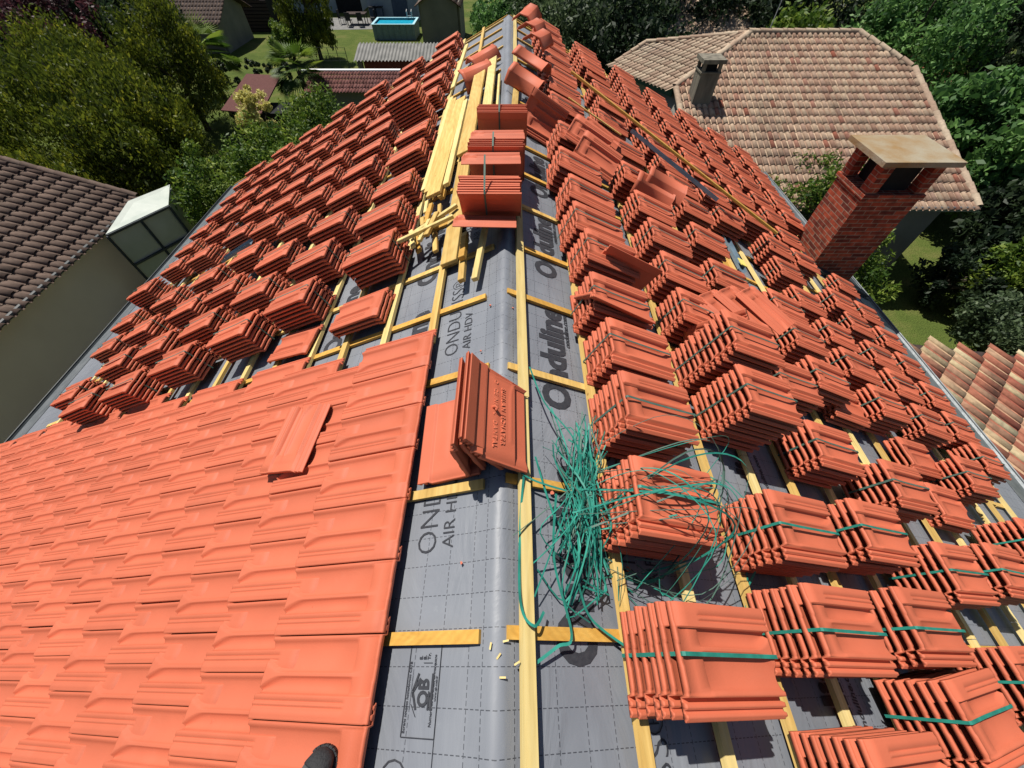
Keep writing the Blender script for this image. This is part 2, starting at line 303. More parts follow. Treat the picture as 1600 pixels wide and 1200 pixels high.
for _m in (LF_THUJA, LF_LAUREL, LF_PURPLE, LF_GREEN, LF_OLIVE):
    for _n in _m.node_tree.nodes:
        if _n.type == 'VALTORGB':
            for _e in _n.color_ramp.elements: _e.color = (min(.5, _e.color[0] * 1.8), min(.55, _e.color[1] * 1.8), _e.color[2] * 1.6, 1)
BARK = noisemat('bark', (0.05, 0.038, 0.028), (0.11, 0.09, 0.07), 12, 0.95, bump=0.5, stretch=(1, 1, 0.3))
def grass_mat():
    m, nt, b = newmat('lawn', 0.95, 0.1); L = nt.links
    tc = N(nt, 'ShaderNodeTexCoord'); n = N(nt, 'ShaderNodeTexNoise'); n.inputs['Scale'].default_value = 0.5; n.inputs['Detail'].default_value = 10; n.inputs['Roughness'].default_value = 0.7; L.new(tc.outputs['Object'], n.inputs[0])
    r = ramp(nt, [(0.32, (0.065, 0.10, 0.022)), (0.5, (0.10, 0.135, 0.030)), (0.66, (0.17, 0.165, 0.055)), (0.8, (0.26, 0.21, 0.10))]); L.new(n.outputs[0], r.inputs[0])
    n2 = N(nt, 'ShaderNodeTexNoise'); n2.inputs['Scale'].default_value = 30; n2.inputs['Detail'].default_value = 4; L.new(tc.outputs['Object'], n2.inputs[0])
    r2 = ramp(nt, [(0.3, (0.45, 0.45, 0.45)), (0.7, (1.35, 1.35, 1.35))]); L.new(n2.outputs[0], r2.inputs[0])
    mx = N(nt, 'ShaderNodeMix', data_type='RGBA', blend_type='MULTIPLY'); mx.inputs[0].default_value = 1; L.new(r.outputs[0], mx.inputs[6]); L.new(r2.outputs[0], mx.inputs[7])
    L.new(mx.outputs[2], b.inputs['Base Color']); bp = N(nt, 'ShaderNodeBump'); bp.inputs['Strength'].default_value = 0.8; bp.inputs['Distance'].default_value = 0.05
    L.new(n2.outputs[0], bp.inputs['Height']); L.new(bp.outputs[0], b.inputs['Normal']); return m
LAWN = grass_mat()
# ---------------------------------------------------------------- the interlocking clay tile (x 0..TL down the slope, y across, z up)
TL, TW = 0.455, 0.165
YS = [-.165, -.162, -.156, -.147, -.143, -.135, -.131, -.127, -.119, -.115, -.105, -.102, -.097, -.090, -.084, -.072, -.055, -.035, -.022, -.013, -.006, .001, .008, .013, .017, .021, .023, .029, .031, .035, .040, .046, .053, .061, .068, .076, .082, .0865, .0895, .092, .104, .107, .111, .113, .121, .124, .128, .131, .150, .160, .165]
XS = [0, .004, .012, .018, .06, .102, .110, .120, .20, .29, .365, .385, .400, .414, .426, .437, .447, .452, .455]
def prof(y, x):
    a, b_ = 0.030, 0.017
    hw = .005 + .040 * max(0, (x - .365) / .09) ** 1.8; ys = .026; y1, y2 = ys - hw, ys + hw
    if y < -.160: z = .004
    elif y < -.145: z = .016
    elif y < -.133: z = .006
    elif y < -.117: z = .021
    elif y < -.1035: z = .005
    elif y < -.088: z = .036
    elif y < .089:
        if y1 <= y <= y2: z = .034
        elif y < y1: u = (y + .088) / (y1 + .088); z = .032 - .0165 * math.sin(math.pi * min(1, max(0, u))) ** .5
        else: u = (y - y2) / (.089 - y2); z = .032 - .0165 * math.sin(math.pi * min(1, max(0, u))) ** .5
    elif y < .160: z = .046
    else: z = .043
    if .1055 < y < .112 or .1225 < y < .1295: z = .0415 if x > .11 else z
    if -.10 < y < .089 and x < .125:          # filled head zone before the pans start
        k = min(1, max(0, (x - .102) / .015)); z = (.026 if x < .06 else .031) * (1 - k) + z * k
    if x < .013 and y > -.1035: z = .036 + (.003 if -.09 < y < -.02 or .04 < y < .10 else 0)
    return z
def tile_mesh(scale_x=1.0):
    V = []; Q = []; ny, nx = len(YS), len(XS)
    for x in XS:
        for y in YS: V.append((x * scale_x, y, prof(y, x)))
    for x in XS:
        for y in YS:
            zt = prof(y, x); zb = min(zt - .011, .026) if y > .089 else (min(zt - .008, .010) if y > -.10 else -.002)
            if x < .02 and y > -.10: zb = .016 if x < .013 else min(zb, .012)
            if x > .45: zb = min(zb, .008)
            V.append((x * scale_x, y, zb))
    o = nx * ny
    for i in range(nx - 1):
        for j in range(ny - 1):
            a = i * ny + j; Q.append((a, a + ny, a + ny + 1, a + 1)); Q.append((o + a, o + a + 1, o + a + ny + 1, o + a + ny))
    for j in range(ny - 1):
        Q.append((j, j + 1, o + j + 1, o + j)); a = (nx - 1) * ny + j; Q.append((a, o + a, o + a + 1, a + 1))
    for i in range(nx - 1):
        a = i * ny; Q.append((a, o + a, o + a + ny, a + ny)); a = i * ny + ny - 1; Q.append((a, a + ny, o + a + ny, o + a))
    return np.array(V), np.array(Q)
TV, TQ = tile_mesh(); TILE = np_mesh('clay_tile', TV, TQ, CLAY)
def ridge_tile_mesh():
    V = []; Q = []; prf = [(-.150, 0), (-.140, .030), (-.060, .105), (-.055, .108), (.055, .108), (.060, .105), (.140, .030), (.150, 0)]
    xs = [(0, 1.05), (.05, 1.05), (.055, .98), (.42, .93), (.425, .99), (.45, .99)]; k = len(prf)
    for th in (0, 1):
        for x, sc in xs:
            for y, z in prf: V.append((x, y * sc * (1 - .1 * th), z * sc - (.013 * th if z > 0 else 0)))
    o = len(xs) * k
    for i in range(len(xs) - 1):
        for j in range(k - 1):
            a = i * k + j; Q.append((a, a + k, a + k + 1, a + 1)); Q.append((o + a, o + a + 1, o + a + k + 1, o + a + k))
        for j in (0, k - 1): a = i * k + j; Q.append((a, o + a, o + a + k, a + k))
    for i in (0, len(xs) - 1):
        for j in range(k - 1): a = i * k + j; Q.append((a, a + 1, o + a + 1, o + a))
    return np_mesh('ridge_cap_tile', np.array(V), np.array(Q), CLAY)
RIDGE = ridge_tile_mesh()
# ---------------------------------------------------------------- ground
V = []; g = np.linspace(-1, 1, 41); gx = np.sign(g) * np.abs(g) ** 2.2 * 600
gr = np_mesh('ground', [(x, y, 0) for x in gx for y in gx], [(i * 41 + j, i * 41 + 41 + j, i * 41 + 42 + j, i * 41 + j + 1) for i in range(40) for j in range(40)], LAWN)
tag(link('ground', gr), kind='structure')
# ---------------------------------------------------------------- the house being roofed
YN, YF = -3.2, 10.0
house = root('house', (0, 3, 0), 'house with a wide gable roof under retiling, grey underlay and battens showing along the ridge', 'house')
def slope_sheet(side, smax, d=0.0, s0=0.0):
    ns, ny_ = 40, 60; V = []; UV = []
    for i in range(ns + 1):
        for j in range(ny_ + 1):
            s = s0 + (smax - s0) * i / ns; y = YN + (YF - YN) * j / ny_; V.append(tuple(rp(side, s, y, d) - house.location)); UV.append((s, y))
    Q = [(i * (ny_ + 1) + j, (i + 1) * (ny_ + 1) + j, (i + 1) * (ny_ + 1) + j + 1, i * (ny_ + 1) + j + 1) for i in range(ns) for j in range(ny_)]
    if side < 0: Q = [q[::-1] for q in Q]
    return link('underlay', np_mesh('underlay', V, Q, MEMB, UV), house)
SL, SR = 7.78, 6.94
slope_sheet(-1, SL - .12); slope_sheet(1, SR - .12)
# rounded ridge strip lapped over both slopes
V = []; UV = []; Q = []; prf = [(-.115, .003), (-.10, .004), (-.06, .006), (-.03, .012), (0, .016), (.03, .012), (.06, .006), (.085, .004), (.105, .003)]; nyy = 80
for j in range(nyy + 1):
    y = YN + (YF - .03 - YN) * j / nyy
    for s, d in prf:
        w = .004 * math.sin(y * 7 + s * 20) * (1 if abs(s) < .09 else 0)
        V.append(tuple(rp(-1 if s < 0 else 1, abs(s), y, d + abs(w)) - house.location if s else Vector((XC, y, ZR + d + abs(w))) - house.location)); UV.append((s + .055, y))
k = len(prf); Q = [(j * k + i, j * k + i + 1, (j + 1) * k + i + 1, (j + 1) * k + i) for j in range(nyy) for i in range(k - 1)]
link('ridge_membrane', np_mesh('ridge_membrane', V, Q, MEMB, UV, True), house)
# black stitched line along the ridge strip
m = MB(); y = YN
while y < YF - .1: m.quad(rp(1, .049, y, .0085), rp(1, .0525, y, .0083), rp(1, .0525, y + .055, .0083), rp(1, .049, y + .055, .0085)); y += .075
m.build('printed_dashes', INK, house)
# under-deck and walls
m = MB()
for sd, S in ((-1, SL), (1, SR)):
    m.quad(rp(sd, 0, YN, -.012), rp(sd, S - .1, YN, -.012), rp(sd, S - .1, YF, -.012), rp(sd, 0, YF, -.012), .05 * sd)
m.build('roof_deck', WOOD3, house)
xl, xr = rp(-1, SL - .45, 0).x, rp(1, SR - .45, 0).x
m = MB(); zl, zr_ = rp(-1, SL - .45, 0, -.1).z, rp(1, SR - .45, 0, -.1).z; t = .25
for y0 in (YN + .2, YF - .35):
    m.poly([(xl, y0, 0), (xr, y0, 0), (xr, y0, zr_), (XC, y0, ZR - .12), (xl, y0, zl)], -.2)
m.quad((xl, YN + .4, 0), (xl, YF - .5, 0), (xl, YF - .5, zl), (xl, YN + .4, zl), .2)
m.quad((xr, YN + .4, 0), (xr, YN + .4, zr_), (xr, YF - .5, zr_), (xr, YF - .5, 0), .2)
m.build('wall', RENDER_W, house)
# eave: zinc apron, gutter with outer lip, verge board at the far gable
for sd, S in ((-1, SL), (1, SR)):
    m = MB(); m.quad(rp(sd, S - .40, YN, .004), rp(sd, S - .02, YN, .004), rp(sd, S - .02, YF, .004), rp(sd, S - .40, YF, .004), -.002 * sd)
    m.build('eave_flashing', ZINC, house)
    m = MB(); b0, b1, b2, b3 = rp(sd, S - .05, 0, 0), rp(sd, S - .03, 0, -.08), rp(sd, S + .06, 0, -.06), rp(sd, S + .09, 0, .025)
    pts = [b0, b1, b2, b3]; 
    for a, b in zip(pts[:-1], pts[1:]):
        m.quad((a.x, YN, a.z), (b.x, YN, b.z), (b.x, YF, b.z), (a.x, YF, a.z), .004)
    m.tube([(b3.x, YN, b3.z), (b3.x, YF, b3.z)], .011, 8)
    m.build('gutter', ZINC if sd > 0 else DARKZ, house)
    m = MB(); m.beam(rp(sd, .02, YF + .012, -.12), rp(sd, S - .02, YF + .012, -.12), .022, .14); m.build('verge_board', WOOD3, house)
# battens (along the ridge) and counter battens (down the slope)
def beam_obj(name, a, b, w, h, up, mat, parent=house):
    m = MB(); m.beam(a, b, w, h, up); return m.build(name, mat, parent)
UPL, UPR = Vector((-SP, 0, CP)), Vector((SP, 0, CP))
k = 0
for y in [-2.95, -2.34, -1.73, -1.12, -.51, .10, .70, 1.36, 1.98, 2.56, 3.17, 3.78, 4.4, 5.0, 5.6, 6.2, 6.8, 7.4, 8.0, 8.6, 9.2, 9.8]:
    yl = y + random.uniform(-.015, .015)
    for sd, S, up in ((-1, SL, UPL), (1, SR, UPR)):
        e = (.075 + random.uniform(-.01, .06)) if sd < 0 else (-.02 + random.uniform(0, .02)) + .03
        if sd > 0 and y > 2.4: e = .13
        m = MB(); s = e; segs = 0
        while s < S - 1.1:
            s2 = min(S - 1.1, s + random.uniform(1.9, 3.6)); dy = random.uniform(-.012, .012)
            m.beam(rp(sd, s, yl + dy, .0045), rp(sd, s2 - .003, yl + dy + random.uniform(-.006, .006), .0045), .045, .022, up); s = s2; segs += 1
        m.build('counter_batten', WOOD3 if k % 3 else WOOD, house); k += 1
lb = [.512 + .4 * i for i in range(14)] + [6.0, 6.25]; rb = [.085] + [.55 + .40 * i for i in range(14)]
for sd, up, ss in ((-1, UPL, lb), (1, UPR, rb)):
    for i, s in enumerate(ss):
        m = MB(); y = YN + random.uniform(0, .1)
        if sd < 0 and s > 5.9: y = 1.6
        if sd < 0 and i == 0: m.beam(rp(sd, .60, YN, .027), rp(sd, .60, 1.66, .027), .052, .028, up); y = 1.70
        off = random.uniform(-.01, .01)
        while y < YF - .02:
            y2 = min(YF - .02, y + random.uniform(3.0, 4.6))
            if sd < 0 and s > 5.9 and y > 2: break
            o2 = off + random.uniform(-.012, .012)
            m.beam(rp(sd, s + off, y, .027), rp(sd, s + o2, y2 - .004, .027), .052, .028, up); off = o2 + random.uniform(-.006, .006); y = y2
        m.build('batten', WOOD2 if (i + (sd > 0)) % 2 else WOOD, house)
# printed lettering on the underlay
def lettering(text, side, s, y, size, d, bold=0.0, parent=house, name='printed_lettering', outline=False, mat=INK, xs=1.0, shear=0.0):
    cu = bpy.data.curves.new(name, 'FONT'); cu.body = text; cu.size = size; cu.offset = bold; cu.shear = shear; cu.resolution_u = 3; cu.fill_mode = 'NONE' if outline else 'BOTH'
    if outline: cu.bevel_depth = size * .018; cu.bevel_resolution = 0
    tmp = bpy.data.objects.new(name, cu); COL.objects.link(tmp); dg = bpy.context.evaluated_depsgraph_get()
    me = bpy.data.meshes.new_from_object(tmp.evaluated_get(dg)); bpy.data.objects.remove(tmp)
    X = Vector((0, 1, 0)); Y = Vector((-CP, 0, side * SP)); Z = X.cross(Y)
    M = Matrix((X, Y, Z)).transposed().to_4x4(); M.translation = rp(side, s, y, d) - parent.location
    me.transform(M @ Matrix.Diagonal((xs, 1, .1 if outline else 1, 1))); me.materials.clear(); me.materials.append(mat); return link(name, me, parent)
for i in range(-2, 8):
    y0 = .0 + 1.17 * i
    if -1.3 < y0 < 9:
        lettering('Onduline', 1, .425, y0, .245, .0035, .011, xs=.90, shear=.0)
        lettering('onduline.com', 1, .475, y0 + .50, .055, .0035, .0012, shear=.2)
        lettering('ONDUTISS\u00ae', 1, .70, y0 + .26, .145, .0035, -.002)
        lettering('AIR HDV', 1, .82, y0 + .30, .09, .0035)
        if y0 < 5: lettering('Onduline', 1, 1.86, y0 + .5, .245, .0035, .011, xs=.90); lettering('onduline.com', 1, 1.95, y0 + .9, .055, .0035, .0012, shear=.2); lettering('ONDUTISS\u00ae', 1, 2.25, y0 + .3, .145, .0035, -.002)
for i in range(-1, 4):
    y0 = .40 + 1.17 * i
    if y0 > 0: lettering('ONDUTISS\u00ae', -1, .315, y0, .145, .0035, -.002, xs=.92); lettering('AIR HDV', -1, .225, y0 + .02, .085, .0035, -.0006, xs=1.0)
lettering('Onduline', -1, .60, 2.42, .245, .0035, .011, xs=.9); lettering('Onduline', -1, .60, 1.27, .245, .0035, .011, xs=.9)
lettering('Onduline', -1, 1.45, 2.0, .245, .0035, .011, xs=.9)
# certification box with its house mark
lettering('ONDUTISS\u00ae', -1, .335, -.95, .145, .0035, -.001, xs=.86); lettering('dest', -1, .19, -.55, .085, .0035, .0012)
m = MB(); 
def ln(s0, y0, s1, y1, w=.003, d=.0036):
    m.beam(rp(-1, s0, y0, d), rp(-1, s1, y1, d), w, .0006, UPL)
ln(.375, .07, .375, -.20); ln(.235, .07, .235, -.20); ln(.375, -.20, .235, -.20); ln(.235, .07, .235, -.62, .002)
ln(.345, -.075, .315, -.035, .009) ; ln(.345, -.075, .345, -.09, .004); ln(.347, -.11, .322, -.145, .002)
ln(.352, -.125, .352, -.02, .001); ln(.310, .012, .270, .012, .002); ln(.262, -.02, .262, -.125, .009); ln(.273, -.075, .273, -.125, .007)
ln(.345, -.075, .325, -.125, .008); ln(.345, -.072, .325, -.02, .008)
m.build('printed_rules', INK, house)
lettering('QB', -1, .278, -.118, .062, .0037, .0022, xs=.95)
lettering('E.', -1, .318, .022, .018, .0037, .0006); lettering('B.', -1, .300, .022, .018, .0037, .0006); lettering('Tr.', -1, .282, .022, .018, .0037, .0006)
lettering('Ecrans souples homologues CSTB', -1, .362, -.19, .015, .0037, .0003)
lettering('Numero de certificat et marquage', -1, .254, -.17, .015, .0037, .0003); lettering('www.qb.cstb.fr', -1, .242, -.10, .012, .0037, .0003)
# laid tiles, left slope
def yedge(s): return float(np.interp(s, [.5, 1.2, 2, 3, 4.6, 6, 7.7], [1.72, 1.76, 1.82, 1.90, 2.03, 2.10, 2.20]))
PITCH = .272; LS = .58 / TL; VV = []; QQ = []; AA = []; n0 = 0; kk = 0
lsx = .56 / TL
tv = TV.copy(); tv[:, 0] *= np.where(tv[:, 0] < .12, 1.0, 1.0)
tv[:, 0] = np.where(TV[:, 0] < .125, TV[:, 0], .125 + (TV[:, 0] - .125) * (.555 - .125) / (.455 - .125))
for c in range(18):
    s = .462 + .4015 * c - (.012 * max(0, c - 5)); yb = yedge(s) + (0 if c % 2 else -.0) ; off = (c % 2) * PITCH / 2
    y = yb - off * .0
    j0 = math.floor((yedge(s) - (c % 2) * PITCH / 2 - .0) / PITCH)
    yy = j0 * PITCH + (c % 2) * PITCH / 2 + (yedge(s) - yedge(.5)) * .6
    while yy > -2.4 + s * .0:
        if yy < -1.3 - .15 * s and s < 7: pass
        tilt = math.asin(.024 / .40)
        M = frame(-1, s + random.uniform(-.002, .002), yy + random.uniform(-.0015, .0015), .055 + random.uniform(-.0008, .0008), random.uniform(-.004, .004), -tilt)
        A = np.array(M); P = tv @ A[:3, :3].T + A[:3, 3]
        VV.append(P); QQ.append(TQ + n0); n0 += len(P); AA.append(np.full(len(P), random.random())); yy -= PITCH
P = np.vstack(VV) - np.array(house.location); link('laid_tiles', np_mesh('laid_tiles', P, np.vstack(QQ), CLAY, attr=np.concatenate(AA)), house)
# ---------------------------------------------------------------- brick chimney on the right slope
def uvbox(m_faces, name, mat, parent):
    """axis aligned boxes with metre UVs for the brick bond"""
    V = []; Q = []; UV = []
    for (x0, y0, z0, x1, y1, z1) in m_faces:
        for (a, b, c, d, ax) in (((x0, y0, z0), (x1, y0, z0), (x1, y0, z1), (x0, y0, z1), 0), ((x1, y1, z0), (x0, y1, z0), (x0, y1, z1), (x1, y1, z1), 0),
                                 ((x0, y1, z0), (x0, y0, z0), (x0, y0, z1), (x0, y1, z1), 1), ((x1, y0, z0), (x1, y1, z0), (x1, y1, z1), (x1, y0, z1), 1),
                                 ((x0, y0, z1), (x1, y0, z1), (x1, y1, z1), (x0, y1, z1), 2), ((x0, y1, z0), (x1, y1, z0), (x1, y0, z0), (x0, y0, z0), 2)):
            n = len(V); V += [a, b, c, d]; Q.append((n, n + 1, n + 2, n + 3)); UV += [((p[0], p[2]) if ax == 0 else (p[1], p[2]) if ax == 1 else (p[0], p[1])) for p in (a, b, c, d)]
    V = np.array(V) - np.array(parent.location); return link(name, np_mesh(name, V, Q, mat, UV), parent)
ch = uvbox([(4.98, 5.34, 3.6, 5.80, 6.02, 5.70)], 'chimney', BRICK, house)
class _P: pass
def child_of(o, parent):     # sub-part keeping house coordinates
    o.parent = parent; return o
child_of(uvbox([(4.955, 5.315, 5.70, 5.825, 6.045, 5.765)], 'ledge', BRICK, house), ch)
for b_ in [(4.98, 5.34, 5.765, 5.12, 5.50, 6.165), (5.66, 5.34, 5.765, 5.80, 5.50, 6.165), (4.98, 5.86, 5.765, 5.12, 6.02, 6.165), (5.66, 5.86, 5.765, 5.80, 6.02, 6.165)]: child_of(uvbox([b_], 'corner_pier', BRICK, house), ch)
m = MB(); m.box((5.39, 5.68, 5.95), (.44, .44, .36)); child_of(m.build('flue_throat', DARK, house), ch)
m = MB(); m.box((5.375, 5.67, 6.20), (1.06, .86, .065)); child_of(m.build('slab', PATINA, house), ch)
m = MB(); m.beam(rp(1, (4.90 - XC) / CP, 5.27, .01), rp(1, (6.2 - XC) / CP, 5.27, .01), .16, .05, UPR); m.beam(rp(1, (4.93 - XC) / CP, 5.22, .012), rp(1, (4.93 - XC) / CP, 6.1, .012), .12, .05, UPR)
m.quad(rp(1, (5.75 - XC) / CP, 5.15, .02), rp(1, (6.3 - XC) / CP, 5.15, .02), rp(1, (6.3 - XC) / CP, 6.2, .02), rp(1, (5.75 - XC) / CP, 6.2, .02), .006)
m.build('chimney_flashing', DARKZ, house)
# open eave hatch with plywood, right slope
# ---------------------------------------------------------------- strapped tile stacks
ORD = ['zeroth', 'first', 'second', 'third', 'fourth', 'fifth', 'sixth', 'seventh', 'eighth', 'ninth', 'tenth', 'eleventh', 'twelfth', 'thirteenth', 'fourteenth', 'fifteenth', 'sixteenth', 'seventeenth', 'eighteenth', 'nineteenth', 'twentieth']
SCOLS = {
 -1: [
  [(0.93, 2.36, 3), (0.86, 2.92, 7), (0.89, 3.48, 7), (0.91, 4.10, 6), (0.91, 4.83, 6), (0.91, 5.39, 6), (1.00, 6.02, 13), (0.93, 6.63, 6), (0.93, 7.21, 6), (0.91, 7.72, 6), (0.94, 8.41, 6), (0.90, 8.94, 6), (0.89, 9.54, 6)],
  [(1.66, 2.71, 7), (1.66, 3.29, 7), (1.62, 3.84, 7), (1.69, 4.59, 6), (1.67, 5.16, 6), (1.67, 5.71, 6), (1.68, 6.27, 6), (1.76, 6.78, 6), (1.69, 7.42, 6), (1.67, 8.07, 6), (1.70, 8.69, 6), (1.67, 9.32, 6)],
  [(2.31, 2.59, 7), (2.36, 3.16, 7), (2.36, 3.72, 7), (2.42, 4.44, 6), (2.43, 5.06, 6), (2.43, 5.60, 6), (2.45, 6.12, 6), (2.35, 6.63, 6), (2.39, 7.31, 6), (2.41, 7.86, 6), (2.54, 8.68, 6), (2.51, 9.29, 6)],
  [(3.12, 2.52, 7), (3.05, 3.00, 7), (3.05, 3.54, 7), (3.21, 4.31, 6), (3.21, 4.96, 6), (3.18, 5.49, 6), (3.15, 5.99, 6), (3.19, 6.54, 6), (3.19, 7.20, 6), (3.25, 7.77, 6), (3.30, 8.45, 6), (3.30, 9.12, 6)],
  [(3.86, 2.44, 7), (3.80, 2.97, 7), (3.73, 3.54, 7), (3.89, 4.23, 6), (3.96, 5.24, 6), (3.93, 5.86, 6), (3.96, 6.48, 6), (4.01, 7.16, 6), (4.09, 7.77, 6), (4.07, 8.35, 6), (4.10, 8.95, 6)],
  [(4.63, 2.47, 7), (4.57, 3.01, 7), (4.59, 3.55, 7), (4.71, 4.20, 6), (4.77, 5.20, 6), (4.79, 5.83, 6), (4.94, 6.66, 5), (4.80, 7.02, 6), (4.73, 7.57, 6), (4.83, 8.21, 6), (5.07, 9.19, 5)],
  [(5.41, 2.82, 6), (5.68, 3.72, 5), (5.78, 4.28, 5), (5.51, 4.66, 9), (5.53, 5.37, 6), (5.83, 6.09, 5), (5.86, 6.64, 5), (5.62, 7.00, 6), (5.82, 7.78, 5), (5.82, 8.43, 5), (5.84, 9.05, 5)]],
 1: [
  [(0.51, 0.18, 7), (0.47, 0.74, 7), (0.51, 1.23, 7), (0.53, 1.69, 6), (0.48, 2.10, 6), (0.51, 2.63, 6), (0.45, 2.98, 6), (0.45, 3.44, 6), (0.40, 3.93, 6), (0.45, 4.61, 6), (0.43, 5.45, 6), (0.42, 6.04, 6), (0.45, 6.63, 6), (0.45, 7.21, 6), (0.44, 7.74, 6), (0.43, 8.26, 6), (0.40, 8.79, 6), (0.40, 9.21, 6)],
  [(1.29, -0.22, 7), (1.29, 0.29, 7), (1.30, 0.72, 7), (1.38, 1.50, 9), (1.32, 1.88, 11), (1.31, 2.36, 6), (1.29, 2.82, 6), (1.29, 3.34, 6), (1.26, 3.82, 6), (1.22, 4.42, 6), (1.22, 5.08, 6), (1.13, 5.81, 6), (1.25, 6.56, 6), (1.26, 7.15, 6), (1.31, 8.06, 5), (1.19, 8.22, 6), (1.18, 8.67, 6), (1.15, 9.10, 6)],
  [(2.04, -0.06, 7), (2.01, 0.32, 7), (2.01, 0.78, 7), (2.12, 1.36, 6), (2.10, 1.92, 6), (1.95, 3.11, 6), (1.95, 3.72, 6), (2.11, 4.52, 5), (2.10, 5.07, 5), (2.06, 5.58, 5), (1.97, 5.93, 6), (1.98, 6.40, 6), (1.98, 6.98, 6), (1.98, 7.54, 6), (2.00, 8.06, 6), (2.03, 8.61, 6), (2.05, 9.21, 6)],
  [(2.78, 0.08, 7), (2.72, 0.61, 7), (2.70, 1.16, 7), (3.05, 2.05, 3), (2.69, 2.15, 6), (2.74, 2.64, 6), (2.73, 3.06, 6), (2.82, 4.82, 5), (2.70, 5.19, 6), (2.71, 5.80, 6), (2.70, 6.28, 6), (2.77, 6.90, 6), (2.70, 7.37, 6), (2.73, 7.93, 6), (2.73, 8.43, 6), (2.76, 9.02, 6)],
  [(3.42, 0.68, 7), (3.75, 1.23, 3), (3.81, 1.68, 3), (3.52, 2.09, 6), (3.44, 2.54, 6), (3.64, 3.08, 5), (3.46, 3.53, 5), (3.52, 4.11, 5), (3.52, 4.55, 6), (3.41, 5.17, 6), (3.44, 5.73, 6), (3.55, 6.42, 5), (3.43, 6.77, 6), (3.48, 7.35, 6), (3.50, 7.92, 6), (3.55, 8.44, 6), (3.56, 8.95, 6)],
  [(4.37, 0.97, 7), (4.26, 1.51, 6), (4.37, 2.14, 5), (4.20, 2.51, 6), (4.39, 3.03, 5), (4.43, 3.56, 5), (4.26, 3.85, 6), (4.22, 4.72, 5), (4.07, 5.10, 6), (4.29, 5.87, 5), (4.28, 6.35, 5), (4.14, 6.70, 6), (4.20, 7.25, 6), (4.40, 8.06, 5), (4.24, 8.30, 6), (4.31, 8.88, 6)],
  [(5.13, 1.86, 5), (5.06, 2.22, 5), (5.10, 2.64, 5), (5.06, 3.09, 5), (5.31, 3.67, 4), (5.26, 4.15, 4), (5.24, 4.75, 4), (4.99, 6.30, 5), (5.04, 6.76, 5), (5.09, 7.07, 5), (5.11, 7.53, 5), (5.21, 8.10, 5), (5.17, 8.56, 5), (5.47, 9.46, 4)]]}
SPP = {-1: .037, 1: .045}
STR = {}
def strap_mesh(n, mat, pit):
    key = (n, mat.name, pit)
    if key in STR: return STR[key]
    h0, h1 = -.004, (n - 1) * pit + .050; m = MB()
    pts = [(-.004, .01, h0), (-.005, .01, h1 * .5), (-.004, .01, h1 - .004), (.004, .01, h1 + .002), (.15, .01, h1 - .004), (.30, .01, h1 - .004), (TL - .004, .01, h1 - .003), (TL + .005, .01, h1 - .012), (TL + .005, .01, h1 * .5), (TL + .004, .01, h0)]
    nr = [(-1, 0, 0), (-1, 0, 0), (-1, 0, .4), (0, 0, 1), (0, 0, 1), (0, 0, 1), (0, 0, 1), (1, 0, 0), (1, 0, 0), (1, 0, 0)]
    m.ribbon(pts, [Vector(a) for a in nr], .0125, .0012); me = bpy.data.meshes.new('strap'); me.from_pydata(m.v, [], m.f); me.materials.append(mat); STR[key] = me; return me
SIDE = {-1: 'left', 1: 'right'}
for sd in (-1, 1):
    for ci, col in enumerate(SCOLS[sd]):
        for ri, (s, y, n) in enumerate(sorted(col, key=lambda t_: t_[1])):
            far = y > 4.2
            rot = random.uniform(-.035, .035) if y > 1.5 else random.uniform(-.02, .02)
            if sd > 0 and ci == 2 and y < 0: rot = .10
            yc = y - .160
            M = frame(sd, s + random.uniform(-.01, .01) * far, yc, .057, rot)
            size = {3: 'low', 4: 'low', 5: 'shallow', 6: 'six-tile', 7: 'seven-tile', 8: 'eight-tile', 9: 'nine-tile', 11: 'towering', 13: 'double height'}[n]
            lab = f'{size} stack of clay tiles, {SIDE[sd]} slope, {ORD[ci + 1]} column from ridge, {ORD[ri + 1]} from bottom'
            lab = lab.replace('six-tile stack of clay tiles', 'strapped clay tile stack').replace('seven-tile stack of clay tiles', 'tall strapped clay tile stack')
            o = root('tile_stack', None, lab, 'tile stack', f'tile stacks standing in columns on the {SIDE[sd]} roof slope', mw=M)
            lean = random.uniform(-.10, .10) * .5; jx = 0
            for q in range(n):
                jx = q * SPP[sd] * lean + random.uniform(-.007, .007)
                L_ = Matrix.Translation((jx, random.uniform(-.005, .005) + q * SPP[sd] * random.uniform(-.03, .03), q * SPP[sd])) @ Matrix.Rotation(random.uniform(-.010, .010), 4, 'Z')
                if q == n - 1 and y < 1.5: L_ = Matrix.Translation((jx, .004, q * SPP[sd] + .002))
                link('tile', TILE, o, L_)
            if n > 3 and n < 13:
                link('strap', strap_mesh(n, STRAP if (y < 1.2 and random.random() < .85) else STRAPG, SPP[sd]), o, Matrix.Translation((random.uniform(-.001, .003), random.uniform(-.02, .02), 0)))
# ---------------------------------------------------------------- loose tiles
def loose(label, M, flip=False, me=None, name='loose_tile', cat='roof tile', group=None):
    o = link(name, me or TILE); o.matrix_world = M; return tag(o, label, cat, group)
def axes(origin, xdir, zdir):
    x = Vector(xdir).normalized(); z = Vector(zdir); z = (z - x * z.dot(x)).normalized(); y = z.cross(x)
    m = Matrix((x, y, z)).transposed().to_4x4(); m.translation = Vector(origin); return m
UPLn = UPL
# single tile lying crosswise on the laid field
o_ = rp(-1, 1.36, .91, .128); loose('single clay tile lying askew on top of the finished laid tiles', axes(o_ + Vector((0, 0, 0)), (.10, 1, .0 + .045), UPLn))
loose('single clay tile lying flat on bare battens just above the laid tiles', frame(-1, 1.68, 2.17, .060, -.12, 0))
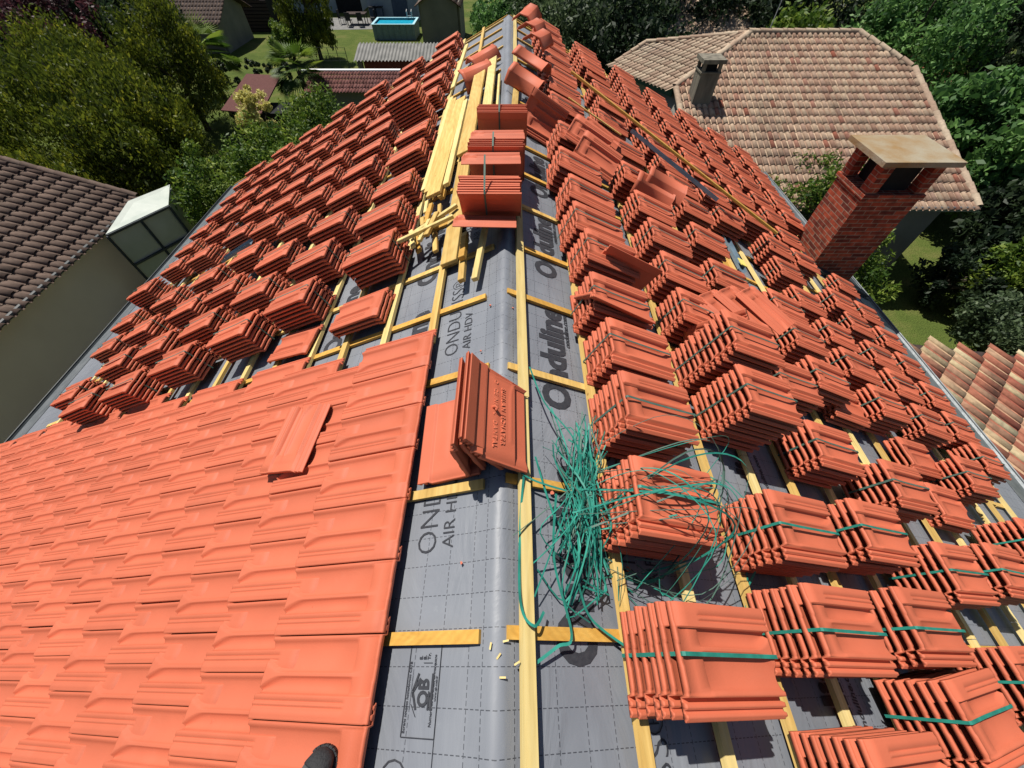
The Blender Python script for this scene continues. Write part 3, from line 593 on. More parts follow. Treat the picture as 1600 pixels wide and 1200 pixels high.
# heap on the ridge
A0 = [(-.115, .74, 6.80, 74), (-.065, .76, 6.815, 66), (-.005, .80, 6.835, 52)]
o = loose('upturned clay tile lying flat at the left foot of the ridge heap', axes(rp(-1, .255, .72, .062), (-.03, 1, 0), (SP, 0, -CP)))
XH = -.13
hl = ['nearly upright clay tile at the left of the heap straddling the ridge', 'second upright tile from the left in the heap straddling the ridge', 'steep tile third from the left in the ridge heap', 'tile lying under the embossed one in the ridge heap']
def heap_tile(xr, zr, y0, ang, ln=None, yaw=0.0):
    """underside up, left long edge raised by ang, right long edge resting at (xr, zr)"""
    a = R(ang); w = Vector((math.cos(a), 0, -math.sin(a))); zt = Vector((-math.sin(a), 0, -math.cos(a)))
    org = Vector((xr, y0, zr)) - w * .165
    return axes(org, (yaw, 1, 0), zt)
loose(hl[0], heap_tile(-.175, 6.80, .72, 80)); loose(hl[1], heap_tile(-.105, 6.83, .74, 73)); loose(hl[2], heap_tile(-.02, 6.86, .73, 60))
loose(hl[3], heap_tile(.07, 6.845, .74, 46))
top = root('embossed_tile', None, 'upturned clay tile with embossed maker lettering on top of the ridge heap', 'roof tile', mw=heap_tile(.085, 6.87, .71, 40))
link('tile', TILE, top)
def emboss(text, y, x, size):
    cu = bpy.data.curves.new('embossed_lettering', 'FONT'); cu.body = text; cu.size = size; cu.extrude = .003; cu.space_character = 1.25; cu.offset = .0006
    tmp = bpy.data.objects.new('t', cu); COL.objects.link(tmp); me = bpy.data.meshes.new_from_object(tmp.evaluated_get(bpy.context.evaluated_depsgraph_get())); bpy.data.objects.remove(tmp)
    # face the underside (-z); letters read from the far end to the near end
    M = Matrix.Translation((x, y, .0085)) @ Matrix(((-1, 0, 0, 0), (0, 1, 0, 0), (0, 0, -1, 0), (0, 0, 0, 1)))
    me.transform(M); me.materials.clear(); me.materials.append(CLAY_EMB); return link('embossed_lettering', me, top)
emboss('O  CE NF   L  DANTAL', -.045, .43, .030); emboss('SUMLAN ISCHATER', .0, .40, .030)
m = MB(); m.tube([(.265, -.05, .010), (.262, -.048, -.006), (.255, -.04, -.010), (.245, -.042, -.004)], .008, 8); m.build('hanging_lug', CLAY, top, local=True)
# straddling bundles on the ridge (tiles on their long edges)
def edge_bundle(y0, n, lean, z0, xc, lab, strap=True, lying=True, dx=0):
    o = root('ridge_tile_bundle', (xc, y0, z0), lab, 'tile stack', 'tile bundles set across the ridge')
    for q in range(n):
        a = R(lean); up = Vector((0, -math.sin(a), math.cos(a))); face = Vector((0, math.cos(a), math.sin(a)))   # top face looks away
        org = Vector((-.23 + random.uniform(-.012, .012), q * .036, .0)) + up * .165
        x = Vector((1, random.uniform(-.02, .02), 0)); 
        link('tile', TILE, o, axes(org, x, face))
    if lying:
        link('tile', TILE, o, axes((-.225, n * .036 + .07, .275), (1, .02, 0), (0, .28, .95)))
    if strap:
        m = MB(); a = R(lean); up = Vector((0, -math.sin(a), math.cos(a))); f = Vector((0, -math.cos(a), -math.sin(a)))
        p = [f * .006, up * .335 + f * .006, up * .345 + f * -.02, up * .345 - f * (n * .036)]
        m.ribbon([v + Vector((-.03, 0, 0)) for v in p], [f, f, up, up], .013, .0012); m.build('strap', STRAPG, o, local=True)
    return o
edge_bundle(2.86, 8, 30, ZR + .02, -.16, 'near bundle of clay tiles on edge across the ridge, strap down its dark face')
edge_bundle(3.44, 5, 8, ZR + .01, -.12, 'middle bundle of clay tiles on edge across the ridge, between two others')
edge_bundle(4.10, 6, 14, ZR + .05, -.08, 'far bundle of dark clay tiles on edge across the ridge beside the planks', lying=False)
loose('single clay tile lying across the ridge in front of the strapped bundles', axes((-.42, 2.66, ZR + .10), (1, .0, -.02), (0, .40, .92)))
# messy ones on the right slope
mess = [
 ('dark clay tile leaning with its stamped underside showing beside the ridge, before the cap tiles', axes(rp(1, .14, 4.98, .22), (.82, -.22, -.42), (-.35, -.75, .35))),
 ('clay tile under the stamped dark one beside the ridge', axes(rp(1, .14, 4.90, .12), (.86, -.16, -.40), (.2, -.55, .75))),
 ('clay tile lying skewed on the second heap of tiles right of the ridge', axes(rp(1, .55, 4.45, .36), (.86, -.30, -.40), (.25, -.35, .9))),
 ('skewed clay tile on top of its neighbour above the standing ridge cap', axes(rp(1, .78, 4.85, .36), (.80, -.32, -.42), (.3, .1, .9))),
 ('clay tile propped on edge above the first column right of the ridge', axes(rp(1, .62, 4.15, .34), (.84, -.28, -.42), (.45, -.5, .7))),
 ('dark upturned tile resting between the first and second column right of the ridge', axes(rp(1, .64, 2.40, .24), (.90, -.10, -.40), (.10, .97, .12))),
 ('thin tile tucked against the fourth strapped stack right of the ridge', axes(rp(1, .45, 1.90, .24), (.90, -.10, -.40), (.4, .65, .5))),
 ('clay tile leaning steeply on the tall stack, ribbed face up', axes(rp(1, 1.62, 2.42, .30), (.55, -.75, -.12), (.25, .1, .95))),
 ('clay tile leaning beside the tall stack, overlapping two others', axes(rp(1, 1.80, 2.50, .36), (.55, -.75, -.16), (.28, .12, .95))),
 ('uppermost of the leaning tiles next to the tall stack', axes(rp(1, 1.98, 2.52, .42), (.55, -.74, -.20), (.30, .14, .94))),
 ('clay tile on edge in the hollow before the leaning tiles', axes(rp(1, 1.52, 1.98, .10), (.5, -.25, .60), (-.6, -.5, .3))),
]
for lab, M in mess: loose(lab, M, group='loose tiles left on the right slope')
caps = [
 ('angular ridge cap tile resting at the far end of the cap pile by the ridge', axes(rp(1, .04, 7.35, .40), (.35, .9, .1), (.25, 0, 1))),
 ('second ridge cap tile in the pile by the ridge, behind the large dark one', axes(rp(1, .10, 6.85, .42), (.35, .9, -.05), (.3, 0, 1))),
 ('third ridge cap tile of the pile, open end towards us', axes(rp(1, .16, 6.40, .42), (.35, .85, -.05), (.3, -.1, 1))),
 ('large ridge cap tile lying askew at the near end of the cap pile', axes(rp(1, .0, 6.15, .30), (.78, -.55, -.25), (.35, .2, .9))),
 ('ridge cap tile under the large askew one at the near end of the pile', axes(rp(1, -.02, 5.95, .16), (.80, -.50, -.28), (.2, -.6, .7))),
 ('dark ridge cap tile lying across the planks at the far left of the ridge', axes(rp(-1, .62, 6.55, .16), (.88, .42, .2), (-.1, -.8, .5))),
 ('small ridge cap tile beyond the dark one across the planks', axes(rp(-1, .52, 7.05, .16), (.80, .55, .25), (-.3, -.3, .9))),
 ('ridge cap tile standing out on the second column, open end towards the ridge', axes(rp(1, 1.42, 4.12, .36), (.90, -.22, -.35), (.28, -.35, .9))),
 ('ridge cap tile nested beneath the one on the second column', axes(rp(1, 1.32, 4.08, .29), (.90, -.22, -.35), (.28, -.45, .85))),
]
for lab, M in caps: loose(lab, M, me=RIDGE, name='angular_tile', cat='ridge tile', group='ridge cap tiles on the roof')
# ---------------------------------------------------------------- loose timber
def plank(lab, a, b, w, h, up, mat=WOOD, name='plank', cat='plank', group='planks laid along the ridge'):
    a, b = Vector(a), Vector(b); mid = (a + b) / 2; o = link(name, bpy.data.meshes.new(name)); m = MB(); m.beam(a - mid, b - mid, w, h, up)
    me = o.data; me.from_pydata(m.v, [], m.f); me.materials.append(mat); o.location = mid
    bv = o.modifiers.new('edge', 'BEVEL'); bv.width = .003; bv.segments = 1
    return tag(o, lab, cat, group)
L1 = -1
plank('outermost thin pine plank on the left of the plank bundle', rp(L1, .82, 3.75, .13), rp(L1, .80, 6.35, .10), .06, .03, UPL, WOOD2)
plank('narrow pale plank second from the left in the bundle', rp(L1, .74, 3.62, .15), rp(L1, .72, 6.1, .13), .08, .028, UPL, WOOD)
plank('wide pine board with a square dark gap at its near end', rp(L1, .66, 3.50, .15), rp(L1, .60, 5.95, .13), .15, .03, UPL, WOOD)
plank('pale narrow plank in the middle of the bundle', rp(L1, .52, 3.55, .16), rp(L1, .50, 5.7, .14), .06, .035, UPL, WOOD2)
plank('long wide board reaching farthest down the ridge', rp(L1, .43, 2.46, .060), rp(L1, .40, 5.4, .11), .14, .032, UPL, WOOD)
plank('broad golden board beside the widest one', rp(L1, .38, 4.1, .15), rp(L1, .34, 6.5, .15), .17, .03, UPL, WOOD)
plank('pale board nearest the crest in the bundle', rp(L1, .20, 4.25, .12), rp(L1, .17, 7.0, .12), .12, .03, UPL, WOOD2)
plank('thin batten along the crest side of the bundle', rp(L1, .10, 4.2, .05), rp(L1, .09, 6.4, .05), .03, .03, UPL, WOOD2)
plank('pale batten standing proud at the far left of the plank bundle', rp(L1, .72, 6.3, .20), rp(L1, .66, 8.3, .20), .06, .03, UPL, WOOD2)
plank('batten crossing the crest obliquely beyond the far bundle', rp(1, .02, 4.15, .05), rp(1, .10, 6.1, .05), .07, .035, UPR, WOOD)
plank('left one of two short battens poking out from under the crosswise tile', rp(L1, .285, 2.16, .075), rp(L1, .30, 2.75, .075), .048, .035, UPL, WOOD)
plank('right one of two short battens poking out from under the crosswise tile', rp(L1, .185, 2.14, .060), rp(L1, .12, 2.80, .07), .045, .035, UPL, WOOD2)
plank('orange offcut lying on the left short batten', rp(L1, .275, 2.36, .112), rp(L1, .27, 2.62, .112), .05, .04, UPL, WOOD3)
plank('pale batten leaning from the left stacks to the wide board', rp(L1, .98, 2.74, .24), rp(L1, .42, 3.02, .12), .035, .03, UPL, WOOD2, group='offcuts heaped left of the ridge')
plank('second oblique batten above the offcut heap', rp(L1, .80, 2.90, .17), rp(L1, .40, 3.18, .12), .04, .03, UPL, WOOD2, group='offcuts heaped left of the ridge')
random.seed(21)
for q in range(15):
    s = random.uniform(.58, .82); y = random.uniform(2.62, 3.55); a = random.uniform(-.5, .5); l = random.uniform(.10, .28); d = .06 + .03 * (q % 4)
    plank(f'{["short", "stubby", "thin", "split", "chunky"][q % 5]} {["yellow", "pale", "orange"][q % 3]} wood offcut in the heap left of the ridge bundles', rp(L1, s, y, d), rp(L1, s + l * math.sin(a) * .6, y + l, d + .01), random.uniform(.03, .055), .028, UPL, [WOOD, WOOD2, WOOD3][q % 3], name='offcut', cat='offcut', group='offcuts heaped left of the ridge')
plank('long dusty batten lying diagonally over the right stacks', rp(1, .70, 6.15, .43), rp(1, 3.50, 4.35, .42), .045, .03, UPR, WOOD3, name='long_batten', cat='batten', group=None)
plank('second thin batten lying diagonally among the right stacks near the ridge', rp(1, .62, 5.35, .36), rp(1, 1.35, 5.15, .34), .02, .015, UPR, WOOD, name='long_batten', cat='batten', group=None)
# metal strips
def strip(lab, a, b, w, up, mat):
    a, b = Vector(a), Vector(b); mid = (a + b) / 2; x = (b - a).normalized(); y = Vector(up).cross(x).normalized(); o = link('metal_strip', bpy.data.meshes.new('metal_strip')); m = MB()
    z = x.cross(y)
    m.beam(a - mid, b - mid, w, .0015, up); m.beam(a - mid + y * w / 2, b - mid + y * w / 2, .0015, .035, up); m.beam(a - mid - y * w / 2, b - mid - y * w / 2, .0015, .035, up)
    o.data.from_pydata(m.v, [], m.f); o.data.materials.append(mat); o.location = mid; return tag(o, lab, 'metal strip')
strip('long blue-grey metal strip lying across the right stacks under the diagonal batten', rp(1, 1.45, 5.20, .41), rp(1, 2.55, 4.45, .40), .045, UPR, ZINCB)
strip('blue-grey metal channel beside the open hatch on the right slope', rp(1, 3.02, 3.78, .07), rp(1, 3.10, 4.85, .07), .11, UPR, ZINCB)
strip('small blue metal flashing between stacks on the left slope', rp(-1, 4.40, 4.68, .14), rp(-1, 3.9, 4.82, .14), .13, UPL, ZINCB)
m = MB(); m.box(rp(1, 3.06, 3.92, .112), (.09, .13, .01), Matrix.Rotation(PHI, 3, 'Y')); tag(m.build('tape_piece', YTAPE), 'piece of yellow tape stuck on the metal channel by the hatch', 'tape')
hd = root('roof_hatch', rp(1, 2.75, 4.1, .01), 'open hatch in the right slope with orange plywood pieces and a dark hole', 'hatch')
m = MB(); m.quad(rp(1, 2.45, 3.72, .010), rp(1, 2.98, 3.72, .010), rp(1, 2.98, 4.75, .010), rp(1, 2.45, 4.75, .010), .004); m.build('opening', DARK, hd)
m = MB(); m.poly([rp(1, 2.55, 3.75, .026), rp(1, 2.95, 3.80, .026), rp(1, 2.90, 4.25, .026), rp(1, 2.62, 4.0, .026)], .012); m.build('plywood_panel', WOOD3, hd)
m = MB(); m.poly([rp(1, 2.66, 4.35, .034), rp(1, 2.92, 4.30, .034), rp(1, 2.95, 4.60, .034), rp(1, 2.74, 4.62, .034)], .012); m.build('plywood_panel', WOOD3, hd)
# small debris
random.seed(5); DEB = [(1, .10, .60), (-1, .10, 1.05), (1, .52, .50), (-1, .2, 1.5), (1, .24, .22), (-1, -.0, .82)]
for i, (sd, s, y) in enumerate([(1, .64, .36), (1, .26, .665), (-1, .09, 1.90), (-1, .14, 1.52), (1, .06, 1.86), (-1, .17, .35)]):
    o = link('tile_chip', bpy.data.meshes.new('tile_chip')); m = MB(); r = .012 if i < 2 else .006
    pts = [Vector((math.cos(a) * r * random.uniform(.6, 1.3), math.sin(a) * r * random.uniform(.6, 1.3), 0)) for a in [0, 1.2, 2.3, 3.4, 4.6, 5.5]]
    m.poly(pts, -.007); o.data.from_pydata(m.v, [], m.f); o.data.materials.append(CLAY); o.location = rp(sd, s, y, .013)
    tag(o, ['red tile chip lying below the strap tangle', 'red tile chip lying left of the strap tangle', 'red crumb of tile on the grey crest beyond the heap', 'tiny red crumb of tile left of the crest seam', 'red crumb near the crest under the long batten', 'small red crumb on the printed underlay near the bottom'][i], 'tile chip')
for i, (s, y, a) in enumerate([(-.02, .045, .2), (-.045, .0, .9), (-.075, .03, 1.4), (.02, -.02, .5), (-.03, -.06, 0)]):
    o = link('wood_shaving', bpy.data.meshes.new('wood_shaving')); m = MB(); m.box((0, 0, 0), (.022, .006, .003)); o.data.from_pydata(m.v, [], m.f); o.data.materials.append(WOOD2)
    o.location = Vector((XC + s + .05, y + .03, ZR + .018)); o.rotation_euler = (0, 0, a)
    tag(o, ['largest pale wood shaving on the crest', 'slanted wood shaving left of the largest one', 'leftmost wood shaving on the crest', 'wood shaving touching the long ridge batten', 'lowest wood shaving on the crest'][i], 'wood shaving', 'wood shavings on the crest')
# ---------------------------------------------------------------- tangle of cut green straps
random.seed(11)
tg = root('strap_tangle', rp(1, .32, .66, .05), 'tangled heap of cut green plastic straps spilling over the first stacks right of the ridge', 'plastic straps')
def cr(P, n=7):
    P = [P[0]] + P + [P[-1]]; out = []
    for i in range(1, len(P) - 2):
        for j in range(n):
            t = j / n; a, b, c, d = P[i - 1], P[i], P[i + 1], P[i + 2]
            out.append(.5 * ((2 * b) + (-a + c) * t + (2 * a - 5 * b + 4 * c - d) * t * t + (-a + 3 * b - 3 * c + d) * t ** 3))
    return out + [P[-2]]
mg = MB(); md = MB()
def G(a, b): return random.uniform(a, b)
for i in range(54):
    m = mg if random.random() < .80 else md
    c = rp(1, .31 + G(-.05, .05), .66 + G(-.06, .06), G(.03, .16)); th = random.gauss(math.pi / 2, .30) if i < 54 else G(-.3, 3.4)
    l1, l2 = G(.16, .42), G(.20, .46)
    d1 = Vector((math.cos(th) * .8 + .05, math.sin(th), 0)); d2 = Vector((math.cos(th + G(-.3, .3)) * .8, math.sin(th), 0))
    def P(v, h):
        s = max(.02, (v.x - XC) / CP); hh = h + (.33 if s > .55 and (.42 < v.y < .86 or 1.0 < v.y < 1.4) else 0); return rp(1, s, v.y, hh)
    k1 = G(.25, .8)
    pts = [P(c + d1 * l1, G(.02, .20)), P(c + d1 * l1 * k1 + Vector((G(-.02, .02), 0, 0)), G(.08, .22)), P(c, G(.06, .2)), P(c - d2 * l2 * .55 + Vector((G(-.02, .03), 0, 0)), G(.05, .18)), P(c - d2 * l2, G(.01, .08))]
    if random.random() < .35: pts.append(P(c - d2 * l2 + Vector((G(-.12, .25), G(-.12, .12), 0)), G(.01, .08)))
    q = cr(pts, 4); a0 = G(0, 6.28); da = G(-.10, .10)
    m.ribbon(q, [Vector((math.cos(a0 + k * da), math.sin(a0 + k * da) * .6, .8)) for k in range(len(q))], G(.0045, .0085), .0011)
for i in range(17):     # loops thrown out to the right, over the second stack
    m = mg if random.random() < .55 else md
    s0, y0 = .32 + G(-.05, .1), .66 + G(-.2, .2); s1 = G(.6, 1.5); y1 = G(.35, .95); h = G(.42, .50) if s1 < 1.1 else G(.1, .34)
    pts = [rp(1, s0, y0, G(.04, .2)), rp(1, (s0 + s1) / 2, (y0 + y1) / 2 + G(-.05, .22), .42 + G(0, .08)), rp(1, s1, y1, h), rp(1, s1 + G(-.15, .05), y1 - G(.10, .35), G(.06, .3) if y1 > .5 else .05), rp(1, G(.45, s1), G(.28, .42), G(.02, .12))]
    q = cr(pts); a0 = G(0, 6.28); da = G(-.1, .1)
    m.ribbon(q, [Vector((math.cos(a0 + k * da), math.sin(a0 + k * da) * .6, .8)) for k in range(len(q))], G(.005, .010) if i % 2 else .004, .0011)
for P_ in ([(.12, 1.33, .10), (.19, 1.10, .12), (.30, .85, .2), (.36, .60, .12)], [(-.02, .81, .10), (.09, .70, .075), (.30, .66, .08)], [(.085, .70, .07), (.075, .50, .05), (.06, .20, .07), (.11, .12, .08), (.17, .17, .05)],
           [(.22, .62, .12), (.20, .35, .10), (.28, .10, .06), (.22, .06, .05), (.12, .0, .03)], [(.26, .55, .1), (.30, .36, .1), (.34, .24, .06), (.40, .14, .05), (.60, .03, .06)],
           [(.16, .82, .05), (.22, .55, .08), (.34, .35, .08), (.30, .20, .04)], [(1.20, .95, .05), (1.45, .80, .10), (1.38, .40, .06), (1.30, .20, .03)], [(1.45, .95, .05), (1.50, .60, .16), (1.35, .30, .03)]):
    q = cr([rp(1, *p) for p in P_]); mg.ribbon(q, Vector((.5, .2, .9)), .011, .0012)
mg.build('green_straps', STRAP, tg); md.build('dark_straps', STRAPG, tg)
# ---------------------------------------------------------------- the toe of a work shoe
def shoe():
    o = root('work_shoe', rp(-1, .66, -.38, .115), 'toe of a dark grey work shoe standing on the laid tiles at the bottom edge', 'shoe', rz=0)
    yaw = R(-24); Mx = Matrix.Rotation(yaw, 4, 'Z') @ Matrix.Rotation(0, 4, 'X')
    def ring(y, w, h0, h1, n=16):
        P = []
        for i in range(n):
            a = 2 * math.pi * i / n; ca, sa = math.cos(a), math.sin(a)
            P.append(Vector((w * math.copysign(abs(ca) ** .75, ca), y, (h0 + h1) / 2 + (h1 - h0) / 2 * math.copysign(abs(sa) ** .8, sa))))
        return P
    def loft(rs):
        m = MB(); n = 16; V = [Mx @ p for r in rs for p in r]
        m.add(V, [(i * n + j, i * n + (j + 1) % n, (i + 1) * n + (j + 1) % n, (i + 1) * n + j) for i in range(len(rs) - 1) for j in range(n)] + [tuple(range(n))[::-1], tuple(range((len(rs) - 1) * n, len(rs) * n))]); return m
    m = loft([ring(.160, .012, .012, .035), ring(.155, .026, .014, .050), ring(.14, .038, .016, .062), ring(.11, .046, .018, .074), ring(.06, .050, .018, .086), ring(0, .050, .018, .10), ring(-.06, .044, .018, .125), ring(-.12, .042, .018, .14)])
    m.build('upper', SUEDE, o, smooth=True, local=True)
    m = loft([ring(.170, .014, .0, .020), ring(.165, .030, .0, .024), ring(.148, .043, .0, .026), ring(.11, .051, .0, .026), ring(.05, .053, .0, .026), ring(-.02, .048, .0, .026), ring(-.12, .044, .0, .026)]); m.build('sole', RUBBER, o, local=True)
    m = loft([ring(.166, .014, .016, .046), ring(.158, .030, .016, .058), ring(.142, .040, .018, .066), ring(.118, .0472, .022, .074), ring(.112, .0475, .024, .0755)]); m.build('toe_cap', RUBBER, o, smooth=True, local=True)
    m = MB()
    for k in range(9):
        a = R(20 + k * 17.5); m.box(Mx @ Vector((math.cos(a) * .046, .125 + math.sin(a) * .042, .012)), (.012, .012, .022), Matrix.Rotation(a + yaw, 3, 'Z'))
    m.build('tread_lugs', RUBBER, o, local=True)
shoe()
# ---------------------------------------------------------------- pantiled roofs of the neighbours
def pantiles(name, O, U, Vd, lu, lv, mat, parent, pitch=.20, expo=.36, amp=.05, clip=None, seg=8, step=.018, jit=.3):
    """columns of half round tiles: U across, Vd down the slope; clip(u, v) keeps a tile"""
    O, U, Vd = Vector(O), Vector(U).normalized(), Vector(Vd).normalized(); Nn = U.cross(Vd).normalized()
    if Nn.z < 0: Nn = -Nn
    nu, nv = int(lu / pitch) + 1, int(lv / expo) + 1; V = []; Q = []; A = []; rng = np.random.RandomState(len(name) + nu)
    a = np.linspace(0, math.pi, seg + 1)
    for i in range(nu):
        for j in range(nv):
            uc, vc = (i + .5) * pitch, (j + .5) * expo
            if clip and not clip(uc, vc): continue
            val = rng.rand(); du, dn = rng.uniform(-1, 1) * .006, rng.uniform(-1, 1) * .004; n = len(V)
            for v_, w, lift in ((j * expo - .03, .80, 0.0), ((j + 1) * expo, 1.0, step)):
                V_ = []
                for t in a:
                    V.append(tuple(O + U * (uc + du - math.cos(t) * pitch * .40 * w) + Vd * v_ + Nn * (math.sin(t) * amp * w + lift + dn))); A.append(val)
            for k in range(seg): Q.append((n + k, n + k + 1, n + seg + 2 + k, n + seg + 1 + k))
            n2 = len(V)       # open end thickness
            for t in a: V.append(tuple(O + U * (uc + du - math.cos(t) * pitch * .34) + Vd * (j + 1) * expo + Nn * (math.sin(t) * amp * .78 + step + dn))); A.append(val * .5)
            for k in range(seg): Q.append((n + seg + 1 + k, n + seg + 2 + k, n2 + k + 1, n2 + k))
            # channel tile beside it
            n3 = len(V); vv2 = rng.rand() * .6
            for v_, lift in ((j * expo, -.004), ((j + 1) * expo, .010)):
                for t in (0, .5, 1): V.append(tuple(O + U * (i * pitch + (t - .5) * pitch * .5) + Vd * v_ + Nn * ((-.006 if t == .5 else .012) + lift))); A.append(vv2)
            Q += [(n3, n3 + 1, n3 + 4, n3 + 3), (n3 + 1, n3 + 2, n3 + 5, n3 + 4)]
    V = np.array(V) - np.array(parent.location)
    return link(name, np_mesh(name, V, Q, mat, attr=A, smooth=False), parent)
def cap_row(name, a, b, mat, parent, r=.11, l=.38):
    a, b = Vector(a), Vector(b); d = (b - a); n = max(1, int(d.length / l)); d.normalize(); y = Vector((0, 0, 1)).cross(d).normalized(); z = d.cross(y); V = []; Q = []; A = []
    for i in range(n):
        v = random.random(); k = len(V)
        for x, rr in ((0, r), (l * 1.05, r * .88)):
            for t in np.linspace(-.25, math.pi + .25, 9): V.append(tuple(a + d * (i * (b - a).length / n + x) + y * math.cos(t) * rr + z * (math.sin(t) * rr * .8 + (.01 if x == 0 else 0)))); A.append(v)
        for j in range(8): Q.append((k + j, k + j + 1, k + 9 + j + 1, k + 9 + j))
    V = np.array(V) - np.array(parent.location); return link(name, np_mesh(name, V, Q, mat, attr=A), parent)
# neighbour on the right: near slope with half hip, left wing slope
nb = root('neighbour_house', (9, 14, 0), 'neighbouring house at the right under a broad faded pink pantile roof', 'house')
zr2 = ZC - 3.36; ze = ZC - 5.7; Yr, Ye = 17.5, 10.4; XL, XR = 5.25, 13.15; dz = (zr2 - ze) / (Yr - Ye)
def zn(y): return ze + (y - Ye) * dz
Vd = Vector((0, -1, -dz)).normalized(); ls = math.hypot(Yr - Ye, zr2 - ze)
def clipN(u, v):
    x = XL + u; y = Yr + Vd.y * v
    if x < 8.2 and (y - 15) > (x - 5.25) * (2.5 / 2.95): return False
    if x > 11.9 and (y - 15.84) > (13.18 - x) * (1.66 / 1.28): return False
    return True
pantiles('roof', (XL, Yr, zr2), (1, 0, 0), Vd, XR - XL, ls, PAN_PINK, nb, .18, .33, .050, clipN)
m = MB(); m.poly([(XL, Ye, ze - .02), (XR, Ye, ze - .02), (XR, 15.84, zn(15.84) - .02), (11.9, Yr, zr2 - .02), (8.2, Yr, zr2 - .02), (XL, 15, zn(15) - .02)], .05); m.build('roof_board', DARKWOOD, nb)
Pa, Pb, Pc, Pd = Vector((5.25, 15, ZC - 4.185)), Vector((3.84, 18, ZC - 4.30)), Vector((5.06, 18.9, ZC - 3.9)), Vector((8.2, 17.5, zr2))
# left wing plane through Pa, Pb, Pd
nn = (Pb - Pa).cross(Pd - Pa).normalized(); nn = nn if nn.z > 0 else -nn; ue = (Pb - Pa).normalized(); vdn = ue.cross(nn).normalized()
if vdn.z > 0: vdn = -vdn
Ow = Pa - vdn * 3.6 - ue * .0
def clipW(u, v):
    p = Ow + ue * u + vdn * v
    if (p.y - 15) < (p.x - 5.25) * (2.5 / 2.95): return False
    e = (Pd - Pc); c = (p.x - Pc.x) * e.y - (p.y - Pc.y) * e.x
    if c > 0 and False: return False
    lim = Pc.y + (p.x - Pc.x) * (Pd.y - Pc.y) / (Pd.x - Pc.x)
    l2 = Pb.y + (p.x - Pb.x) * (Pc.y - Pb.y) / (Pc.x - Pb.x)
    return p.y < lim + .05 and p.y < l2 + .05
pantiles('roof', Ow, ue, vdn, 7.5, 3.6, PAN_BEIGE, nb, .20, .36, .045, clipW)
m = MB(); q0 = [Pa, Pd, Pc, Pb]; m.poly([p - nn * .03 for p in q0], .05); m.build('roof_board', DARKWOOD, nb)
cap_row('hip_caps', Pd, (5.25, 15, zn(15)), PAN_BEIGE, nb); cap_row('ridge_caps', (8.1, Yr, zr2 + .02), (11.95, Yr, zr2 + .02), PAN_BEIGE, nb)
cap_row('hip_caps', (11.9, Yr, zr2 + .02), (13.18, 15.84, zn(15.84) + .02), PAN_BEIGE, nb); cap_row('verge_caps', (13.18, 15.75, zn(15.75) + .03), (13.15, Ye, ze + .03), PAN_BEIGE, nb)
cap_row('ridge_caps', Pc, Pd, PAN_BEIGE, nb, .09); cap_row('verge_caps', Pb, Pc, PAN_BEIGE, nb, .09); cap_row('verge_caps', (5.27, 14.9, zn(14.9) + .02), (5.27, Ye, ze + .02), PAN_BEIGE, nb, .09)
m = MB()
m.quad((5.55, 11.0, 0), (12.7, 11.0, 0), (12.7, 11.0, zn(11.0) - .08), (5.55, 11.0, zn(11.0) - .08), -.2)
m.poly([(12.7, 11.2, 0), (12.7, 17.3, 0), (12.7, 17.3, zr2 - .2), (12.7, 11.2, zn(11.2) - .09)], .2)
m.poly([(5.5, 11.2, 0), (5.5, 11.2, zn(11.2) - .1), (5.5, 15, zn(15) - .15), (4.6, 17.8, ZC - 4.45), (4.6, 17.8, 0)], .2)
m.build('wall', RENDER_G, nb)
m = MB(); m.beam((5.2, Ye - .02, ze - .10), (13.2, Ye - .02, ze - .10), .05, .13); m.build('fascia', ZINC, nb)
m = MB(); m.beam(Pa - Vector((0.02, 0, .28)), Pb - Vector((.02, 0, .28)), .03, .24); m.build('fascia', TEAL, nb)
for (wx, wz) in ((10.9, 1.4),):
    f = MB(); f.box((wx, 10.99, wz), (1.3, .05, 1.2)); fo = f.build('window', WHITE, nb); f = MB(); f.box((wx, 10.96, wz), (1.1, .02, 1.0)); f.build('pane', DARK, fo)
# grey chimney of that house
gc = MB(); gx, gy = 5.93, 14.45; gc.box((gx, gy, 3.5), (.56, .56, 2.7)); gco = gc.build('chimney', CONC, nb)
f = MB()
for dx in (-.23, .23):
    for dy in (-.23, .23): f.box((gx + dx, gy + dy, 4.97), (.09, .09, .24))
f.box((gx, gy, 4.87), (.60, .60, .04)); f.build('corner_post', CONC, gco)
f = MB(); f.box((gx, gy, 4.96), (.34, .34, .2)); f.build('flue', DARK, gco)
f = MB(); f.box((gx, gy, 5.14), (.68, .68, .10)); f.build('slab', CONC, gco)
# annex roof lower right, reaching under our gutter
an = root('annex', (10, 3, 0), 'low annex at the right edge roofed with mottled cream, pink and red pantiles', 'annex')
a0 = Vector((7.0, 4.85, ZC - 5.25)); dv = Vector((.66, -.75, -.22)).normalized(); uu = Vector((.75, .66, 0)).normalized()
def clipA(u, v):
    p = a0 - uu * 6 + uu * u + dv * v; return p.y < 4.86 and p.x > 6.2 and p.y > -3.5 and p.x < 15
a1 = a0 - uu * 8 - dv * 5
def clipA(u, v):
    p = a1 + uu * u + dv * v; return p.y < 4.90 and p.x > 6.25 and p.y > -3.5 and p.x < 15.5
pantiles('roof', a1, uu, dv, 24, 22, PAN_MIX, an, .20, .46, .036, clipA, 8, .008)
nA = uu.cross(dv); nA = nA if nA.z > 0 else -nA
def za(x, y): return a0.z - (nA.x * (x - a0.x) + nA.y * (y - a0.y)) / nA.z
